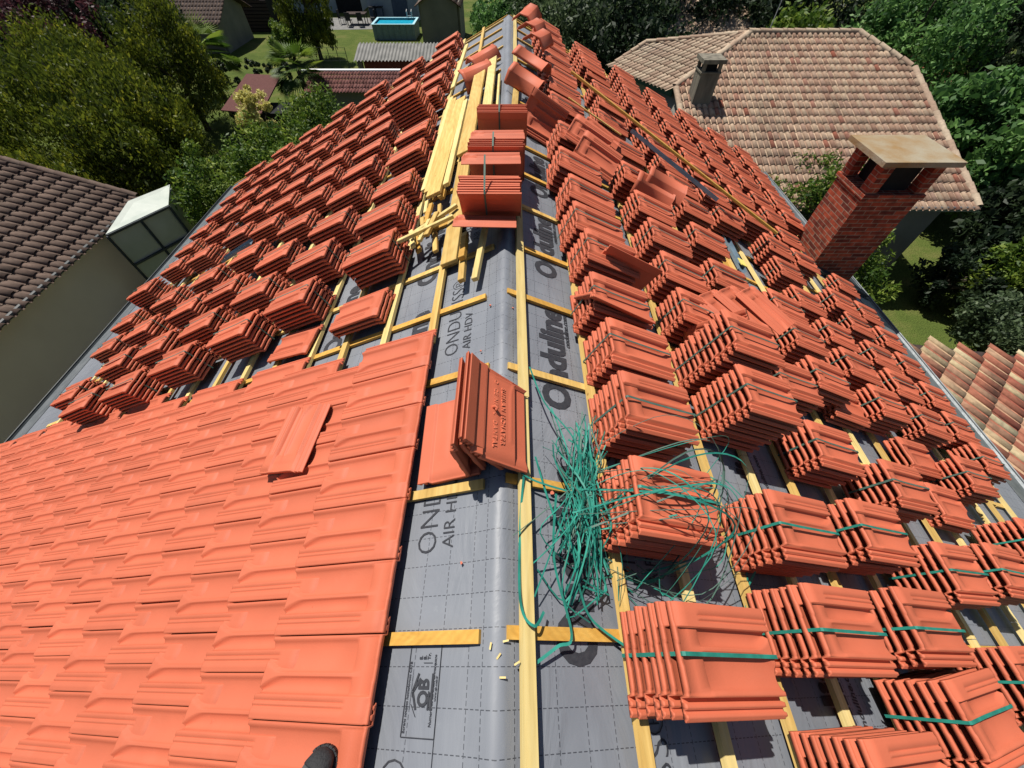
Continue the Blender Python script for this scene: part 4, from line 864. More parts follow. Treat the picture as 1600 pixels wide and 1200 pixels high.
m = MB(); m.poly([(6.3, -3.5, za(6.3, -3.5) - .03), (15.4, -3.5, za(15.4, -3.5) - .03), (15.4, 4.9, za(15.4, 4.9) - .03), (6.3, 4.9, za(6.3, 4.9) - .03)], .06); m.build('roof_board', DARKWOOD, an)
m = MB(); m.quad((6.4, 4.7, 0), (6.4, 4.7, za(6.4, 4.7) - .1), (15.2, 4.7, za(15.2, 4.7) - .1), (15.2, 4.7, 0), .2); m.quad((15.2, 4.6, 0), (15.2, 4.6, za(15.2, 4.6) - .1), (15.2, -3.4, za(15.2, -3.4) - .1), (15.2, -3.4, 0), .2); m.build('wall', RENDER_W, an)
# neighbour on the left
nl = root('neighbour_house', (-13, 5, 0), 'neighbouring house at the left with dark brown tile roof and plain beige wall', 'house')
zl2 = ZC - 6.0; sl2 = .35; dn = Vector((1, 0, -sl2)).normalized()
Ol = Vector((-11.42, -3, zl2)) - dn * 7
pantiles('roof', Ol, (0, 1, 0), dn, 14.5, 7.0, PAN_BROWN, nl, .235, .40, .052, None, 8, .03)
cap_row('verge_caps', Ol + Vector((0, 14.55, .05)), Vector((-11.42, 11.55, zl2 + .05)), PAN_BROWN, nl, .10)
m = MB(); e0, e1 = Ol, Vector((-11.42, -3, zl2)); m.quad(e0 - Vector((0, 0, .03)), e1 - Vector((0, 0, .03)), e1 + Vector((0, 14.5, -.03)), e0 + Vector((0, 14.5, -.03)), .06)
m.quad(e0 + Vector((-6.5, 0, -2.3)), e0 - Vector((0, 0, .03)), e0 + Vector((0, 14.5, -.03)), e0 + Vector((-6.5, 14.5, -2.3)), .06); m.build('roof_board', DARKWOOD, nl)
m = MB(); m.quad((-11.75, -3, 0), (-11.75, 11.2, 0), (-11.75, 11.2, zl2 + .02), (-11.75, -3, zl2 + .02), .25); m.poly([(-11.95, 11.2, 0), (-24, 11.2, 0), (-24, 11.2, 2.2), (Ol.x, 11.2, Ol.z - .15), (-11.95, 11.2, zl2)], .25); m.build('wall', RENDER_S, nl)
m = MB(); m.quad((-11.72, -3, zl2 - .06), (-11.36, -3, zl2 - .10), (-11.36, 11.4, zl2 - .10), (-11.72, 11.4, zl2 - .06), .01); m.build('soffit', RENDER_L, nl)
m = MB(); m.tube([(-11.33, -3, zl2 - .02), (-11.33, 11.5, zl2 - .02)], .055, 8); m.build('gutter', DARKZ, nl)
# glazed lean-to at its corner
pc = root('lean_to', (-11, 10, 0), 'small lean-to with pale sheet roof and grey framed translucent panels against the beige wall', 'lean-to')
pA, pB, pC = at(165, 366, 2.55), at(263, 320, 2.55), at(198, 325, 2.62)
pD = pC + Vector((-.3, 1.0, .05))
m = MB(); m.poly([pA, pB, pB + Vector((-.5, 1.1, .06)), pC + Vector((0, .2, .1))], -.03 if (pB - pA).cross(pC - pA).z < 0 else .03); m.build('roof_sheet', AWN, pc)
bA, bB = Vector((pA.x + .03, pA.y + .02, 0)), Vector((pB.x - .03, pB.y, 0))
def fr(m, t, z0, z1, w=.05): p = pA.lerp(pB, t) * 1; m.beam((p.x, p.y, z0), (p.x, p.y, z1), w, .03, (0, -1, 0))
m = MB(); m.quad((bA.x, bA.y, 0), (bB.x, bB.y, 0), (bB.x, bB.y, 2.5), (bA.x, bA.y, 2.5), .02); m.quad((bB.x, bB.y, 0), (bB.x - .5, bB.y + 1.1, 0), (bB.x - .5, bB.y + 1.1, 2.5), (bB.x, bB.y, 2.5), .02); m.build('panel', PLASTIC, pc)
m = MB(); dd = (pB - pA).normalized(); off = dd.cross(Vector((0, 0, 1))) * .03
for z in (1.55,): m.beam(Vector((pA.x, pA.y, z)) + off, Vector((pB.x, pB.y, z)) + off, .09, .05)
m.beam(Vector((pA.x, pA.y, 2.48)) + off, Vector((pB.x, pB.y, 2.48)) + off, .05, .06)
for t in (.0, .52, 1.0): p = pA.lerp(pB, t); m.beam(Vector((p.x, p.y, 0)) + off, Vector((p.x, p.y, 2.5)) + off, .06, .04, (0, -1, 0))
m.build('frame', DARKZ, pc)
# ---------------------------------------------------------------- gardens behind
def wallbox(m, x0, x1, y0, y1, z0, z1): m.box(((x0 + x1) / 2, (y0 + y1) / 2, (z0 + z1) / 2), (x1 - x0, y1 - y0, z1 - z0))
def gable_house(lab, x0, x1, y0, y1, zw, zt, matw, matr, axis='y', door=None, over=.35, cat='house', name='house', rz=0):
    """gable house whose ridge runs along axis"""
    c = Vector(((x0 + x1) / 2, (y0 + y1) / 2, 0)); o = root(name, c, lab, cat)
    m = MB()
    if axis == 'y':
        xm = c.x; m.poly([(x0, y0, 0), (x1, y0, 0), (x1, y0, zw), (xm, y0, zt - .08), (x0, y0, zw)], -.15); m.poly([(x0, y1, 0), (x1, y1, 0), (x1, y1, zw), (xm, y1, zt - .08), (x0, y1, zw)], .15)
        m.quad((x0, y0 + .15, 0), (x0, y0 + .15, zw), (x0, y1 - .15, zw), (x0, y1 - .15, 0), -.15); m.quad((x1, y0 + .15, 0), (x1, y0 + .15, zw), (x1, y1 - .15, zw), (x1, y1 - .15, 0), .15)
    else:
        ym = c.y; m.poly([(x0, y0, 0), (x0, y1, 0), (x0, y1, zw), (x0, ym, zt - .08), (x0, y0, zw)], -.15); m.poly([(x1, y0, 0), (x1, y1, 0), (x1, y1, zw), (x1, ym, zt - .08), (x1, y0, zw)], .15)
        m.quad((x0 + .15, y0, 0), (x1 - .15, y0, 0), (x1 - .15, y0, zw), (x0 + .15, y0, zw), -.15); m.quad((x0 + .15, y1, 0), (x1 - .15, y1, 0), (x1 - .15, y1, zw), (x0 + .15, y1, zw), .15)
    w = m.build('wall', matw, o)
    if axis == 'y':
        sl_ = (zt - zw) / ((x1 - x0) / 2); L = (x1 - x0) / 2 * math.hypot(1, sl_) + over; wy = y1 - y0 + 2 * over
        for sg in (-1, 1): pantiles('roof', (c.x, y0 - over, zt + .02), (0, 1, 0), Vector((sg, 0, -sl_)), wy, L, matr, o, .24, .40, .045)
        m = MB()
        for sg in (-1, 1): d_ = Vector((sg, 0, -sl_)).normalized(); m.quad(Vector((c.x, y0 - over, zt)), Vector((c.x, y0 - over, zt)) + d_ * L, Vector((c.x, y1 + over, zt)) + d_ * L, Vector((c.x, y1 + over, zt)), .05 * -sg if sg < 0 else .05)
    else:
        sl_ = (zt - zw) / ((y1 - y0) / 2); L = (y1 - y0) / 2 * math.hypot(1, sl_) + over; wx = x1 - x0 + 2 * over
        for sg in (-1, 1): pantiles('roof', (x0 - over, c.y, zt + .02), (1, 0, 0), Vector((0, sg, -sl_)), wx, L, matr, o, .24, .40, .045)
        m = MB()
        for sg in (-1, 1): d_ = Vector((0, sg, -sl_)).normalized(); m.quad(Vector((x0 - over, c.y, zt)), Vector((x0 - over, c.y, zt)) + d_ * L, Vector((x1 + over, c.y, zt)) + d_ * L, Vector((x1 + over, c.y, zt)), .05 * sg)
    m.build('roof_board', DARKWOOD, o)
    if door:
        dx0, dx1, dz = door; m = MB(); m.box(((dx0 + dx1) / 2, y0 - .03, dz / 2), (dx1 - dx0, .06, dz)); d = m.build('door', BLUE, o)
        m = MB(); m.box(((dx0 + dx1) / 2, y0 - .062, dz + .03), (dx1 - dx0 + .16, .05, .07)); m.build('frame', DARKZ, d)
    return o
pb = at(586, 63, 0); pbr = at(650, 63, 0); pw = pbr.x - pb.x
pool = root('swimming_pool', (pb + pbr) / 2 + Vector((0, 1.0, 0)), 'rectangular above-ground pool with bright turquoise water and grey sides', 'pool')
m = MB(); ph = .95; y0, y1 = pb.y, pb.y + 2.4
for x0, x1, ya, yb in ((pb.x, pbr.x, y0, y0 + .07), (pb.x, pbr.x, y1 - .07, y1), (pb.x, pb.x + .07, y0 + .07, y1 - .07), (pbr.x - .07, pbr.x, y0 + .07, y1 - .07)): wallbox(m, x0, x1, ya, yb, 0, ph)
for k in range(7): xx = pb.x + (k + .5) * pw / 7; m.box((xx, y0 - .03, ph / 2), (.05, .05, ph))
m.build('side_wall', POOLW, pool)
m = MB(); wallbox(m, pb.x + .07, pbr.x - .07, y0 + .07, y1 - .07, .4, ph - .10); m.build('water', WATER, pool)
m = MB()
for x0, x1, ya, yb in ((pb.x - .06, pbr.x + .06, y0 - .06, y0 + .12), (pb.x - .06, pbr.x + .06, y1 - .12, y1 + .06), (pb.x - .06, pb.x + .12, y0 + .12, y1 - .12), (pbr.x - .12, pbr.x + .06, y0 + .12, y1 - .12)): wallbox(m, x0, x1, ya, yb, ph, ph + .04)
m.build('rim', noisemat('pool_rim', (.35, .6, .68), (.45, .68, .74), 5, .5), pool)
m = MB()
for dx in (0, .4): m.tube([(pbr.x - .9 + dx, y1 - .1, .3), (pbr.x - .9 + dx, y1 - .1, 1.35), (pbr.x - .9 + dx, y1 + .2, 1.45), (pbr.x - .9 + dx, y1 + .35, .0)], .025)
for z in (.5, .8, 1.1): m.tube([(pbr.x - .9, y1 - .1, z), (pbr.x - .5, y1 - .1, z)], .02)
m.build('ladder', STEEL, pool)
# corrugated shed in front
c0, c1 = at(552, 95, 2.2), at(688, 95, 2.2); c2 = at(560, 67, 2.6)
cs = root('corrugated_shed', (c0 + c1) / 2 - Vector((0, 0, 2.2)), 'low shed with grey corrugated roof and red brick front before the pool', 'shed')
V = []; Q = []; nx_ = 340; ln_ = c2.y - c0.y
for i in range(nx_ + 1):
    x = c0.x + (c1.x + 1.5 - c0.x) * i / nx_; z = .035 * math.cos(x * 2 * math.pi / .19)
    V += [(x, c0.y, 2.2 + z), (x, c0.y + ln_, 2.6 + z)]
for i in range(nx_): Q.append((2 * i, 2 * i + 2, 2 * i + 3, 2 * i + 1))
link('roof', np_mesh('roof', np.array(V) - np.array(cs.location), Q, CORR, smooth=True), cs)
m = MB(); wallbox(m, c0.x + .45, c1.x + 1.2, c0.y + .3, c0.y + ln_ - .3, 0, 2.12); m.build('wall', BRICKRED, cs)
m = MB(); wallbox(m, c0.x + .1, c0.x + .35, c0.y + .25, c0.y + .5, 0, 2.12); m.build('pillar', CONC, cs)
# little gable shed, houses
g0, g1 = at(666, 72, 0), at(712, 72, 0)
gable_house('small grey shed with brown gable roof and blue-grey door beside the pool', g0.x - .05, g1.x + .35, g0.y, g0.y + 4.2, 2.5, 3.3, RENDER_G, PAN_BROWN, 'y', ((g0.x + .5), (g0.x + 2.0), 2.0), .4, 'shed', 'garden_shed')
h0, h1 = at(580, 33, 0), at(655, 33, 0)
ho = root('house', (h0 + h1) / 2 + Vector((0, 3, 0)), 'pale grey-blue rendered house wall behind the pool', 'house'); m = MB(); wallbox(m, h0.x, h1.x, h0.y, h0.y + 6, 0, 5.2); m.build('wall', RENDER_L, ho)
m = MB(); wallbox(m, h0.x - .3, h1.x + .3, h0.y - .3, h0.y + 6.3, 5.2, 5.3); m.build('roof', PAN_BROWN, ho)
m = MB(); wallbox(m, h0.x + 2.2, h0.x + 3.6, h0.y - .05, h0.y - .002, 0.2, 2.6); m.build('door', BLUE, ho)
h2, h3 = at(400, 20, 0), at(530, 20, 0)
ho = root('house', (h2 + h3) / 2 + Vector((0, 3, 0)), 'pale house behind the dark tree with a dark patio opening and white awning', 'house'); m = MB(); wallbox(m, h2.x, h3.x + 2.2, h2.y, h2.y + 6, 0, 4.5); m.build('wall', RENDER_L, ho)
m = MB(); wallbox(m, h2.x - .3, h3.x + 2.5, h2.y - .3, h2.y + 6.3, 4.5, 4.6); m.build('roof', PAN_BROWN, ho)
m = MB(); q = at(527, 22, 0); wallbox(m, q.x, q.x + 2.4, h2.y - .05, h2.y - .002, 0, 2.3); m.build('patio_opening', DARK, ho)
m = MB(); q = at(527, 8, 2.5); m.box((q.x + 1.6, h2.y - .9, 2.45), (3.4, 1.8, .06)); m.build('awning', WHITE, ho)
m = MB(); q = at(428, 5, 1.4); m.box((q.x, h2.y - .03, 1.5), (2.0, .04, 1.0)); m.build('window', DARK, ho)
# patio, table, chairs
q = at(560, 45, .01); tag(link('patio', np_mesh('patio', [(at(505, 47, 0).x, at(505, 47, 0).y, .012), (at(640, 45, 0).x, at(640, 45, 0).y, .012), (at(640, 30, 0).x, at(640, 28, 0).y, .012), (at(505, 28, 0).x, at(505, 28, 0).y, .012)], [(0, 1, 2, 3)], PAVE)), kind='structure')
tq = at(560, 38, .0); t = root('garden_table', tq, 'dark garden table on the shaded patio', 'table'); m = MB(); m.box(tq + Vector((0, 0, .74)), (1.8, 1.0, .05)); m.build('tabletop', DARKWOOD, t)
for dx in (-.8, .8):
    for dy in (-.4, .4): m = MB(); m.box(tq + Vector((dx, dy, .36)), (.06, .06, .72)); m.build('leg', DARKWOOD, t)
def chair(p, rz, lab):
    o = root('garden_chair', p, lab, 'chair', 'garden chairs round the patio table', rz=rz); m = MB(); m.box((0, 0, .44), (.45, .45, .04)); m.build('seat', RUBBER, o, local=True); m = MB(); m.box((0, -.22, .72), (.45, .04, .5)); m.build('backrest', RUBBER, o, local=True)
    for dx in (-.2, .2):
        for dy in (-.2, .2): m = MB(); m.box((dx, dy, .21), (.03, .03, .42)); m.build('leg', RUBBER, o, local=True)
chair(tq + Vector((-.5, -.9, 0)), 0, 'garden chair in front of the patio table, on its left'); chair(tq + Vector((.5, -.9, 0)), .2, 'garden chair in front of the patio table, on its right'); chair(tq + Vector((1.4, .1, 0)), 1.6, 'garden chair at the right end of the patio table'); chair(tq + Vector((-1.4, 0, 0)), -1.6, 'garden chair at the left end of the patio table')
for i, px in enumerate((588, 599)):
    q = at(px, 33, 0) - Vector((0, .5, 0)); o = root('wheelie_bin', q, ['left one', 'right one'][i] + ' of two dark bins against the pale wall behind the pool', 'bin', 'bins behind the pool'); m = MB(); m.box(q + Vector((0, 0, .5)), (.5, .5, 1.0)); m.build('body', BLUE, o); m = MB(); m.box(q + Vector((0, 0, 1.03)), (.56, .58, .06)); m.build('lid', DARK, o)
# dark log shed left of the tree with white top, sandy path, gable house far left
w0, w1 = at(368, 50, 0), at(432, 50, 0); o = root('log_store', (w0 + w1) / 2, 'dark slatted timber store with flat light top at the back of the lawn', 'timber store')
m = MB()
for k in range(9): m.box(((w0.x + w1.x) / 2, w0.y + .02 - .03 * (k % 2), .12 + k * .22), (w1.x - w0.x, .06, .17))
m.build('slatted_front', DARKWOOD, o); m = MB(); wallbox(m, w0.x, w1.x, w0.y + .07, w0.y + 2.2, 0, 2.0); m.build('body', DARK, o); m = MB(); m.box(((w0.x + w1.x) / 2 - .5, w0.y + 1.2, 2.05), (w1.x - w0.x, 2.6, .06)); m.build('top_sheet', WHITE, o)
tag(link('path', np_mesh('path', [tuple(at(345, 62, .012)), tuple(at(368, 52, .012)), tuple(at(352, 22, .012)), tuple(at(338, 26, .012))], [(0, 1, 2, 3)], SAND)), kind='structure')
gable_house('grey outbuilding with a brown tiled roof at the top left beyond the conifers', -30, -21.6, 37.9, 42.5, 2.0, 3.1, RENDER_G, PAN_BROWN, 'x', None, .4, 'outbuilding', 'outbuilding')
# dull red roofs near the palm
r0, r1 = at(505, 135, 1.9), at(600, 135, 1.9)
o = root('lean_to_roof', Vector((r0.x + 1, r0.y + .6, 0)), 'dull red tiled lean-to with a white edged ridge between palm and shed', 'lean-to')
pantiles('roof', (r0.x - .8, r0.y + 1.1, 2.25), (1, 0, 0), Vector((0, -1, -.25)), 4.6, 1.5, PAN_RED, o, .16, .36, .03); m = MB(); m.beam((r0.x - 1.3, r0.y + 1.15, 2.24), (r0.x + 3.8, r0.y + 1.15, 2.24), .22, .06); m.build('flashing', WHITE, o)
m = MB(); wallbox(m, r0.x - .6, r0.x + 3.6, r0.y - .2, r0.y + 1.0, 0, 1.75); m.build('wall', RENDER_G, o)
r0, r1 = at(345, 172, 1.9), at(430, 125, 2.3)
o = root('red_shelter', Vector(((r0.x + r1.x) / 2, (r0.y + r1.y) / 2, 0)), 'dull red roofed shelter half hidden behind the yellow shrub', 'shelter')
m = MB(); m.poly([r0, r0 + Vector((2.0, -.4, 0)), r1 + Vector((.2, .3, .1)), r1 + Vector((-1.6, .6, .1))], .05); m.build('roof', PAN_RED, o); m = MB(); wallbox(m, r0.x + .3, r0.x + 3, r0.y + .2, r0.y + 1.6, 0, 1.7); m.build('wall', DARK, o)
# wire fence
o = root('wire_fence', at(520, 112, 0), 'thin wire mesh fence across the lawn beside the corrugated shed', 'fence'); m = MB(); fa, fb = at(495, 112, 0), at(548, 112, 0)
for k in range(5): p = fa.lerp(fb, k / 4); m.tube([p, p + Vector((0, 0, 1.3))], .022, 5)
m.build('post', DARKZ, o); m = MB()
for z in (.2, .6, 1.0, 1.3): m.tube([fa + Vector((0, 0, z)), fb + Vector((0, 0, z))], .009, 4)
m.build('wire', DARKZ, o)
# far house strip behind the neighbour, antenna
s0, s1 = at(1050, 55, 3.0), at(1150, 50, 3.2)
o = root('house', Vector(((s0.x + s1.x) / 2, s0.y + 2, 0)), 'far house with grey-brown pantiles peeping over the pink roof', 'house')
pantiles('roof', (s0.x - .5, s0.y + 2.5, 4.0), (1, 0, 0), Vector((0, -1, -.3)), s1.x - s0.x + 1.5, 4.2, PAN_BEIGE, o, .24, .4, .05); m = MB(); wallbox(m, s0.x, s1.x, s0.y - 1, s0.y + 5, 0, 2.7); m.build('wall', RENDER_G, o)
ap = Vector((9.0, 17.9, 5.0)); o = root('tv_antenna', ap, 'thin metal television antenna standing behind the pink roof', 'antenna'); m = MB(); m.tube([ap - Vector((0, 0, 1)), ap + Vector((.15, .2, 1.5))], .015); m.build('mast', STEEL, o)
m = MB()
for k in range(6): z = 1.1 + .07 * k; m.tube([ap + Vector((-.7 + .05 * k, .2, z)), ap + Vector((.9 - .05 * k, .35, z - .1))], .008, 4)
m.tube([ap + Vector((.1, -.2, 1.2)), ap + Vector((.2, .8, 1.45))], .01, 4); m.build('dipole', STEEL, o)
# hidden roof crown far right
o = root('outbuilding', (20.5, 17.2, 0), 'small patch of orange roof peeping out behind the pink roof at the right', 'outbuilding'); pq = at(1455, 103, 2.6)
pantiles('roof', (pq.x - .8, pq.y + .9, 2.9), (1, 0, 0), Vector((0, -1, -.3)), 2.0, 2.2, PAN_MIX, o, .2, .36, .04); m = MB(); wallbox(m, pq.x - .7, pq.x + 1.0, pq.y - .9, pq.y + .9, 0, 2.2); m.build('wall', RENDER_G, o)
# ---------------------------------------------------------------- vegetation
def leaves(centers, radii, n, size, aspect, rng, up=.3, slant=None, tint=0.0):
    """n leaf quads spread in soft clumps; returns vertices, quads and a 0..1 tone per leaf"""
    k = len(centers); idx = rng.randint(0, k, n); u = rng.normal(size=(n, 3)); u /= np.linalg.norm(u, axis=1)[:, None]
    r = radii[idx] * (rng.rand(n) ** .45)[:, None]; C = centers[idx] + u * r
    d = rng.normal(size=(n, 3)); 
    if slant is not None: d = d * .45 + np.array(slant)
    d /= np.linalg.norm(d, axis=1)[:, None]
    nr = rng.normal(size=(n, 3)) + np.array([0, 0, up * 2]); w = np.cross(nr, d); w /= np.linalg.norm(w, axis=1)[:, None] + 1e-9
    s = size * rng.uniform(.6, 1.35, n)[:, None]; a = d * s; b = w * s * aspect
    V = np.empty((n, 4, 3)); V[:, 0] = C - a; V[:, 1] = C - b * .9 + a * .1; V[:, 2] = C + a; V[:, 3] = C + b * .9 + a * .1
    tone = np.clip(rng.rand(k)[idx] * .45 + rng.rand(n) * .55 + tint, 0, 1)
    return V.reshape(-1, 3), np.arange(n * 4).reshape(n, 4), np.repeat(tone, 4)
def tree(name, lab, cat, pos, h, rx, ry, mat, n=7000, size=.09, aspect=.45, nclump=60, base=.0, seed=1, group=None, shape='ball', slant=None, trunk=True, up=.3, tint=0.0, fill=.42):
    rng = np.random.RandomState(seed); o = root(name, (pos[0], pos[1], 0), lab, cat, group)
    cz = base + (h - base) / 2; rz = (h - base) / 2; u = rng.normal(size=(nclump, 3)); u /= np.linalg.norm(u, axis=1)[:, None]; rr = rng.uniform(fill, .95, nclump)[:, None]
    C = u * rr * np.array([rx, ry, rz])
    if shape == 'cone':
        t = (C[:, 2] / rz + 1) / 2; C[:, :2] *= (1.25 - t * .95)[:, None]
    if shape == 'box': 
        C = rng.uniform(-1, 1, (nclump, 3)); ax = rng.randint(0, 3, nclump); m_ = rng.rand(nclump) < .65; C[np.arange(nclump)[m_], ax[m_]] = np.sign(C[np.arange(nclump)[m_], ax[m_]]); C[:, 2] = np.where(rng.rand(nclump) < .5, np.abs(C[:, 2]), C[:, 2]); C *= np.array([rx, ry, rz]) * .88
    C[:, 2] += cz; rad = (rng.uniform(.16, .34, nclump) * min(rx, ry, max(rz, .5)))[:, None]
    V, Q, A = leaves(C, rad, n, size, aspect, rng, up, slant, tint)
    link('crown', np_mesh('crown', V, Q, mat, attr=A), o)
    if trunk:
        m = MB(); t0 = max(.10, h * .028); m.tube([(0, 0, 0), (.05, .02, cz * .5), (0, .05, cz), (.02, 0, cz + rz * .6)], [t0, t0 * .8, t0 * .55, t0 * .2], 8)
        for k in range(10): c = C[k]; z0 = cz * rng.uniform(.35, .95); m.tube([(0, .02, z0), tuple(c * np.array([.5, .5, 1]) * np.array([1, 1, .0]) + np.array([0, 0, (z0 + c[2]) / 2 + .1])), tuple(c)], [t0 * .4, t0 * .25, t0 * .08], 5)
        m.build('trunk', BARK, o, local=True)
    return o
SLW = (.25, -.2, .9)
G1 = 'conifers in the thick belt behind the left neighbour'
TH_ = [(-17.2, 12.5, 4.6, 2.2, 'lowest conifer of the left belt, just above the brown roof'), (-13.6, 14.6, 4.3, 1.9, 'dense yellow-green conifer right behind the brown roof corner'), (-13.9, 16.4, 4.4, 1.8, 'rightmost bushy conifer of the left belt, next to the palm'),
       (-15.8, 17.0, 5.2, 2.2, 'tall yellow-tipped conifer in the middle of the left belt'), (-20.5, 15.8, 5.0, 2.4, 'conifer at the left edge with yellow-green tips'), (-19.0, 20.4, 5.2, 2.4, 'conifer behind the middle of the left belt'),
       (-17.4, 19.4, 4.8, 1.9, 'upper conifer of the left belt below the grey outbuilding'), (-24.5, 19.5, 5.0, 2.6, 'far left conifer near the small tiled roof'), (-16.5, 23.5, 5.4, 2.2, 'back conifer of the left belt beside the purple tree'), (-14.9, 12.3, 3.2, 1.5, 'low conifer touching the verge of the brown roof'),
       (-21.5, 12.6, 4.2, 2.0, 'conifer in the left corner above the brown roof')]
for i, (x, y, h, r_, lab) in enumerate(TH_):
    tree('conifer', lab, 'conifer', (x, y), h, r_, r_, LF_THUJA, 15000, .085, .42, 130, .2, 30 + i, G1, slant=SLW, tint=-.02, fill=.5)
tree('purple_tree', 'purple-leaved tree at the top left behind the conifers', 'tree', tuple(at(75, 35, 4))[:2], 5.6, 2.6, 2.6, LF_PURPLE, 9000, .11, .5, 60, 1.0, 51)
tree('grey_bush', 'grey-green bush at the top left corner', 'bush', tuple(at(12, 42, 3))[:2], 4.2, 2.2, 2.2, LF_OLIVE, 6000, .11, .5, 50, .4, 52)
tree('dark_tree', 'dark tree at the top edge left of the grey outbuilding', 'tree', tuple(at(165, 15, 4))[:2], 6, 3.4, 3.0, LF_DARK, 12000, .13, .5, 80, .5, 53)
tree('dark_tree', 'dark green tree in the extreme top left corner', 'tree', tuple(at(20, 5, 4))[:2], 6, 4.0, 3.5, LF_DARK, 12000, .14, .5, 80, .5, 54)
tree('garden_tree', 'upright feathery tree between the log store and the patio', 'tree', tuple(at(492, 60, 1.2))[:2], 5.6, 1.9, 1.8, LF_THUJA, 15000, .11, .35, 90, .3, 55, slant=(0, -.1, 1))
tree('shrub', 'bright green shrub left of the feathery garden tree', 'shrub', tuple(at(455, 78, .8))[:2], 2.4, 1.25, 1.1, LF_LAUREL, 7000, .09, .45, 50, .1, 56)
# laurel mass next to the far left corner of our roof
LA = [(-9.4, 12.6, 3.6, 1.5, 'laurel bush touching our far left gutter, brightly lit'), (-8.2, 14.3, 3.7, 1.7, 'laurel bush behind the far left corner of our roof'), (-6.4, 15.2, 3.8, 1.7, 'dark laurel bush beyond the far gable, left part'), (-4.6, 15.0, 3.5, 1.4, 'laurel bush beyond the far gable, next to the red lean-to'), (-7.4, 16.8, 3.8, 1.6, 'laurel bush just below the small palm'), (-9.9, 14.3, 2.6, 1.1, 'low laurel bush under the yellow shrub'), (-9.9, 12.1, 1.9, .8, 'laurel bush beside the glazed lean-to')]
for i, (x, y, h, r_, lab) in enumerate(LA): tree('laurel_bush', lab, 'bush', (x, y), h, r_, r_, LF_LAUREL, 11000, .075, .45, 75, .1, 70 + i, 'laurel bushes beyond the far left corner')
q = at(392, 160, 2.6); tree('yellow_shrub', 'pale yellow shrub standing out above the laurels', 'shrub', (q.x, q.y), 3.3, .85, .8, LF_YELLOW, 7000, .06, .5, 50, .8, 81)
q = at(275, 330, 1.2); 
def palm(lab, p, h, r_, seed):
    rng = np.random.RandomState(seed); o = root('palm_tree', (p.x, p.y, 0), lab, 'palm', 'fan palms in the garden'); m = MB(); m.tube([(0, 0, 0), (.03, 0, h * .5), (0, 0, h)], [.16, .13, .11], 8); m.build('trunk', BARK, o, local=True); V = []; Q = []; A = []
    for k in range(34):
        az = rng.uniform(0, 2 * math.pi); el = rng.uniform(-.7, 1.2); d = np.array([math.cos(az) * math.cos(el), math.sin(az) * math.cos(el), math.sin(el)]); c = np.array([0, 0, h]) + d * r_ * .45; t = rng.rand() * .5 + (.3 if el > .3 else 0)
        side = np.cross(d, [0, 0, 1.0]); side /= np.linalg.norm(side) + 1e-6; upv = np.cross(side, d)
        for b in np.linspace(-1.25, 1.25, 17):
            dd = d * math.cos(b) + side * math.sin(b); tip = c + dd * r_ * .55 + np.array([0, 0, -.12 * r_]); w = np.cross(dd, upv) * .018 + upv * .008; n = len(V)
            mid = (c + tip) / 2 + upv * .03; V += [tuple(c), tuple(mid + w * 1.6), tuple(tip), tuple(mid - w * 1.6)]; Q.append((n, n + 1, n + 2, n + 3)); A += [t] * 4
    link('crown', np_mesh('crown', V, Q, LF_LAUREL, attr=A), o)
palm('larger fan palm between the conifers and the lawn', at(318, 90, 2.6), 2.9, 1.9, 3); palm('fan palm above the laurels beside the wire fence', at(468, 115, 2.4), 2.6, 1.5, 4)
HD = [(338, 345), (420, 455)]
tree('hedge', 'clipped low hedge at the near edge of the lawn', 'hedge', tuple(at(395, 112, .6))[:2], 1.1, 2.6, .6, LF_DARK, 9000, .07, .5, 70, 0, 90, shape='box', trunk=False)
# right side
q = at(1195, 255, 2.4)
tree('laurel_bush', 'glossy laurel with pale flowers between our right gutter and the pink roof', 'bush', (8.6, 11.0), 4.0, 1.7, 1.7, LF_LAUREL, 15000, .07, .38, 90, .2, 100, 'laurels right of our roof', tint=-.05)
tree('laurel_bush', 'laurel close to the brick chimney', 'bush', (8.9, 8.6), 3.3, 1.3, 1.4, LF_LAUREL, 11000, .07, .38, 70, .1, 101, 'laurels right of our roof', tint=-.05)
tree('laurel_bush', 'small laurel behind the far right gutter below the grey chimney', 'bush', (7.4, 12.6), 3.7, 1.1, 1.1, LF_LAUREL, 7000, .07, .38, 50, .1, 102, 'laurels right of our roof', tint=-.05)
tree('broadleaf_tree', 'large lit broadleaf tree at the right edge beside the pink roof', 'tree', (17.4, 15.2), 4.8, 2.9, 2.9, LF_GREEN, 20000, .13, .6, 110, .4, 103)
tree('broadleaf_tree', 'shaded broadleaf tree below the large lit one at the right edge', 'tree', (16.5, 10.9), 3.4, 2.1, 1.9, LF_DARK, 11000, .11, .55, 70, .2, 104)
tree('shrub', 'bright yellow-green shrub at the right edge above the small dark tree', 'shrub', (15.2, 9.0), 2.6, 1.9, 1.4, LF_LAUREL, 14000, .075, .5, 80, .1, 105)
tree('small_tree', 'small grey-green leafy tree standing on the lawn behind the annex', 'tree', (12.6, 6.6), 2.9, 1.5, 1.1, LF_OLIVE, 13000, .06, .5, 80, .7, 106)
tree('small_tree', 'second grey-green tree right at the image edge behind the annex', 'tree', (15.0, 6.8), 2.9, 1.5, 1.1, LF_OLIVE, 11000, .06, .5, 70, .6, 107)
tree('shrub', 'dark shrub in the shade beside the pink-roofed house', 'shrub', (13.5, 9.5), 2.0, 1.0, 1.0, LF_DARK, 6000, .08, .5, 40, .1, 108)
GB = 'tall trees closing the view at the top'
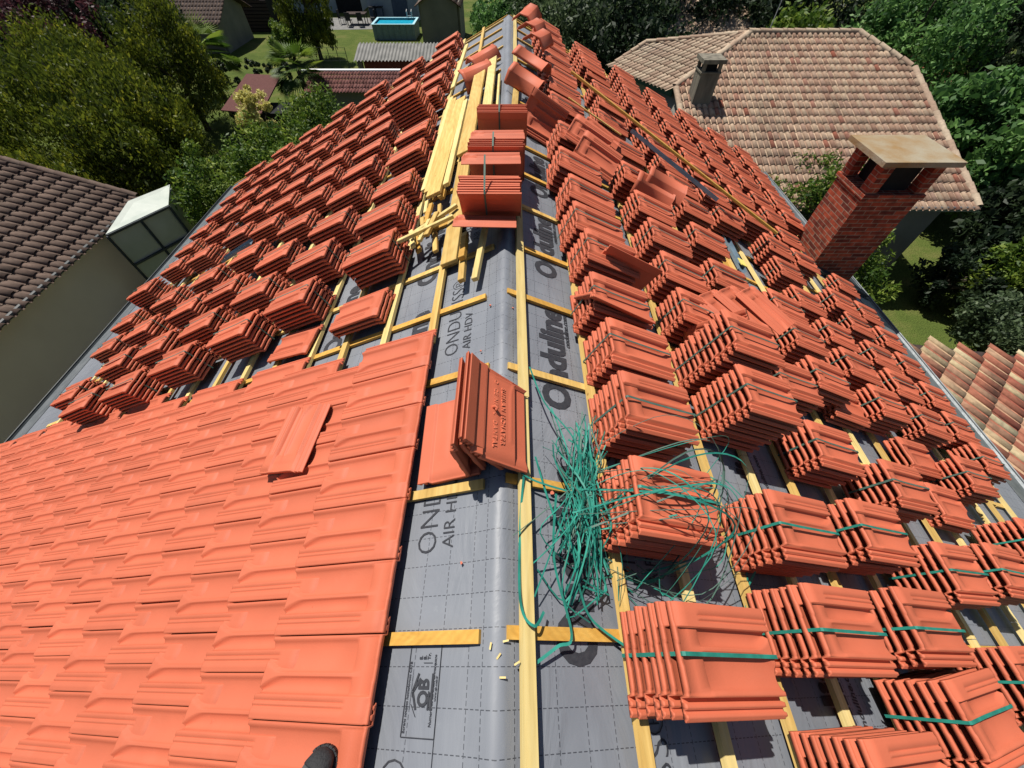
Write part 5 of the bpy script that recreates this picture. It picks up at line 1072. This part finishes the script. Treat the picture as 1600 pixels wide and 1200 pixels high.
BK = [(2.0, 24.5, 6.3, 3.0, LF_OLIVE, 'bamboo-like tree right behind the far gable'), (5.6, 23.5, 5.6, 2.8, LF_DARK, 'dark tree right of the bamboo-like one'), (-.2, 31.0, 4.6, 2.2, LF_GREEN, 'green tree above the ridge end'), (-.2, 26.0, 3.2, 1.5, LF_LAUREL, 'small bright shrub at the ridge end'),
      (9.5, 31, 7, 3.6, LF_DARK, 'dark tree behind the far grey-brown roof'), (6.5, 30, 7.5, 3.4, LF_OLIVE, 'tall tree behind the bamboo-like one'), (14.5, 31, 7, 3.8, LF_DARK, 'dark tree behind the antenna'), (14.6, 24.5, 5.0, 2.6, LF_LAUREL, 'brighter green tree above the pink roof ridge'), (19.0, 24.0, 6.2, 3.4, LF_GREEN, 'leafy tree above the right end of the pink ridge'), (24.0, 23.0, 6.5, 3.6, LF_DARK, 'dark tree near the top right corner'), (21.5, 29, 8, 4.2, LF_DARK, 'tall dark tree at the top right'), (30, 24, 7.5, 4.2, LF_DARK, 'very dark tree in the top right corner'), (24, 17.5, 5.2, 2.8, LF_DARK, 'dark tree behind the lit broadleaf tree'), (28, 33, 9, 4.8, LF_DARK, 'far dark tree at the top right'), (11.2, 21.5, 3.6, 1.9, LF_LAUREL, 'low green tree behind the ridge of the pink roof'), (17.2, 34, 9, 4.5, LF_DARK, 'far dark tree above the antenna'), (33, 30, 9, 4.8, LF_DARK, 'farthest dark tree at the right'), (3.2, 33, 8, 4.0, LF_DARK, 'far dark tree above the gable end')]
for i, (x, y, h, r_, mt, lab) in enumerate(BK): tree('tall_tree', lab, 'tree', (x, y), h, r_, r_, mt, 13000, .13, .5, 85, .2, 120 + i, GB)
bl = [(-26, 31, 6, 3.5, 'dark tree in the far upper left'), (-27, 36, 6, 3.5, 'dark tree beyond the purple one'), (-31, 24, 6, 3.6, 'dark tree at the far left edge')]
for i, (x, y, h, r_, lab) in enumerate(bl): tree('tall_tree', lab, 'tree', (x, y), h, r_, r_, LF_DARK, 10000, .14, .5, 70, .2, 160 + i, GB)
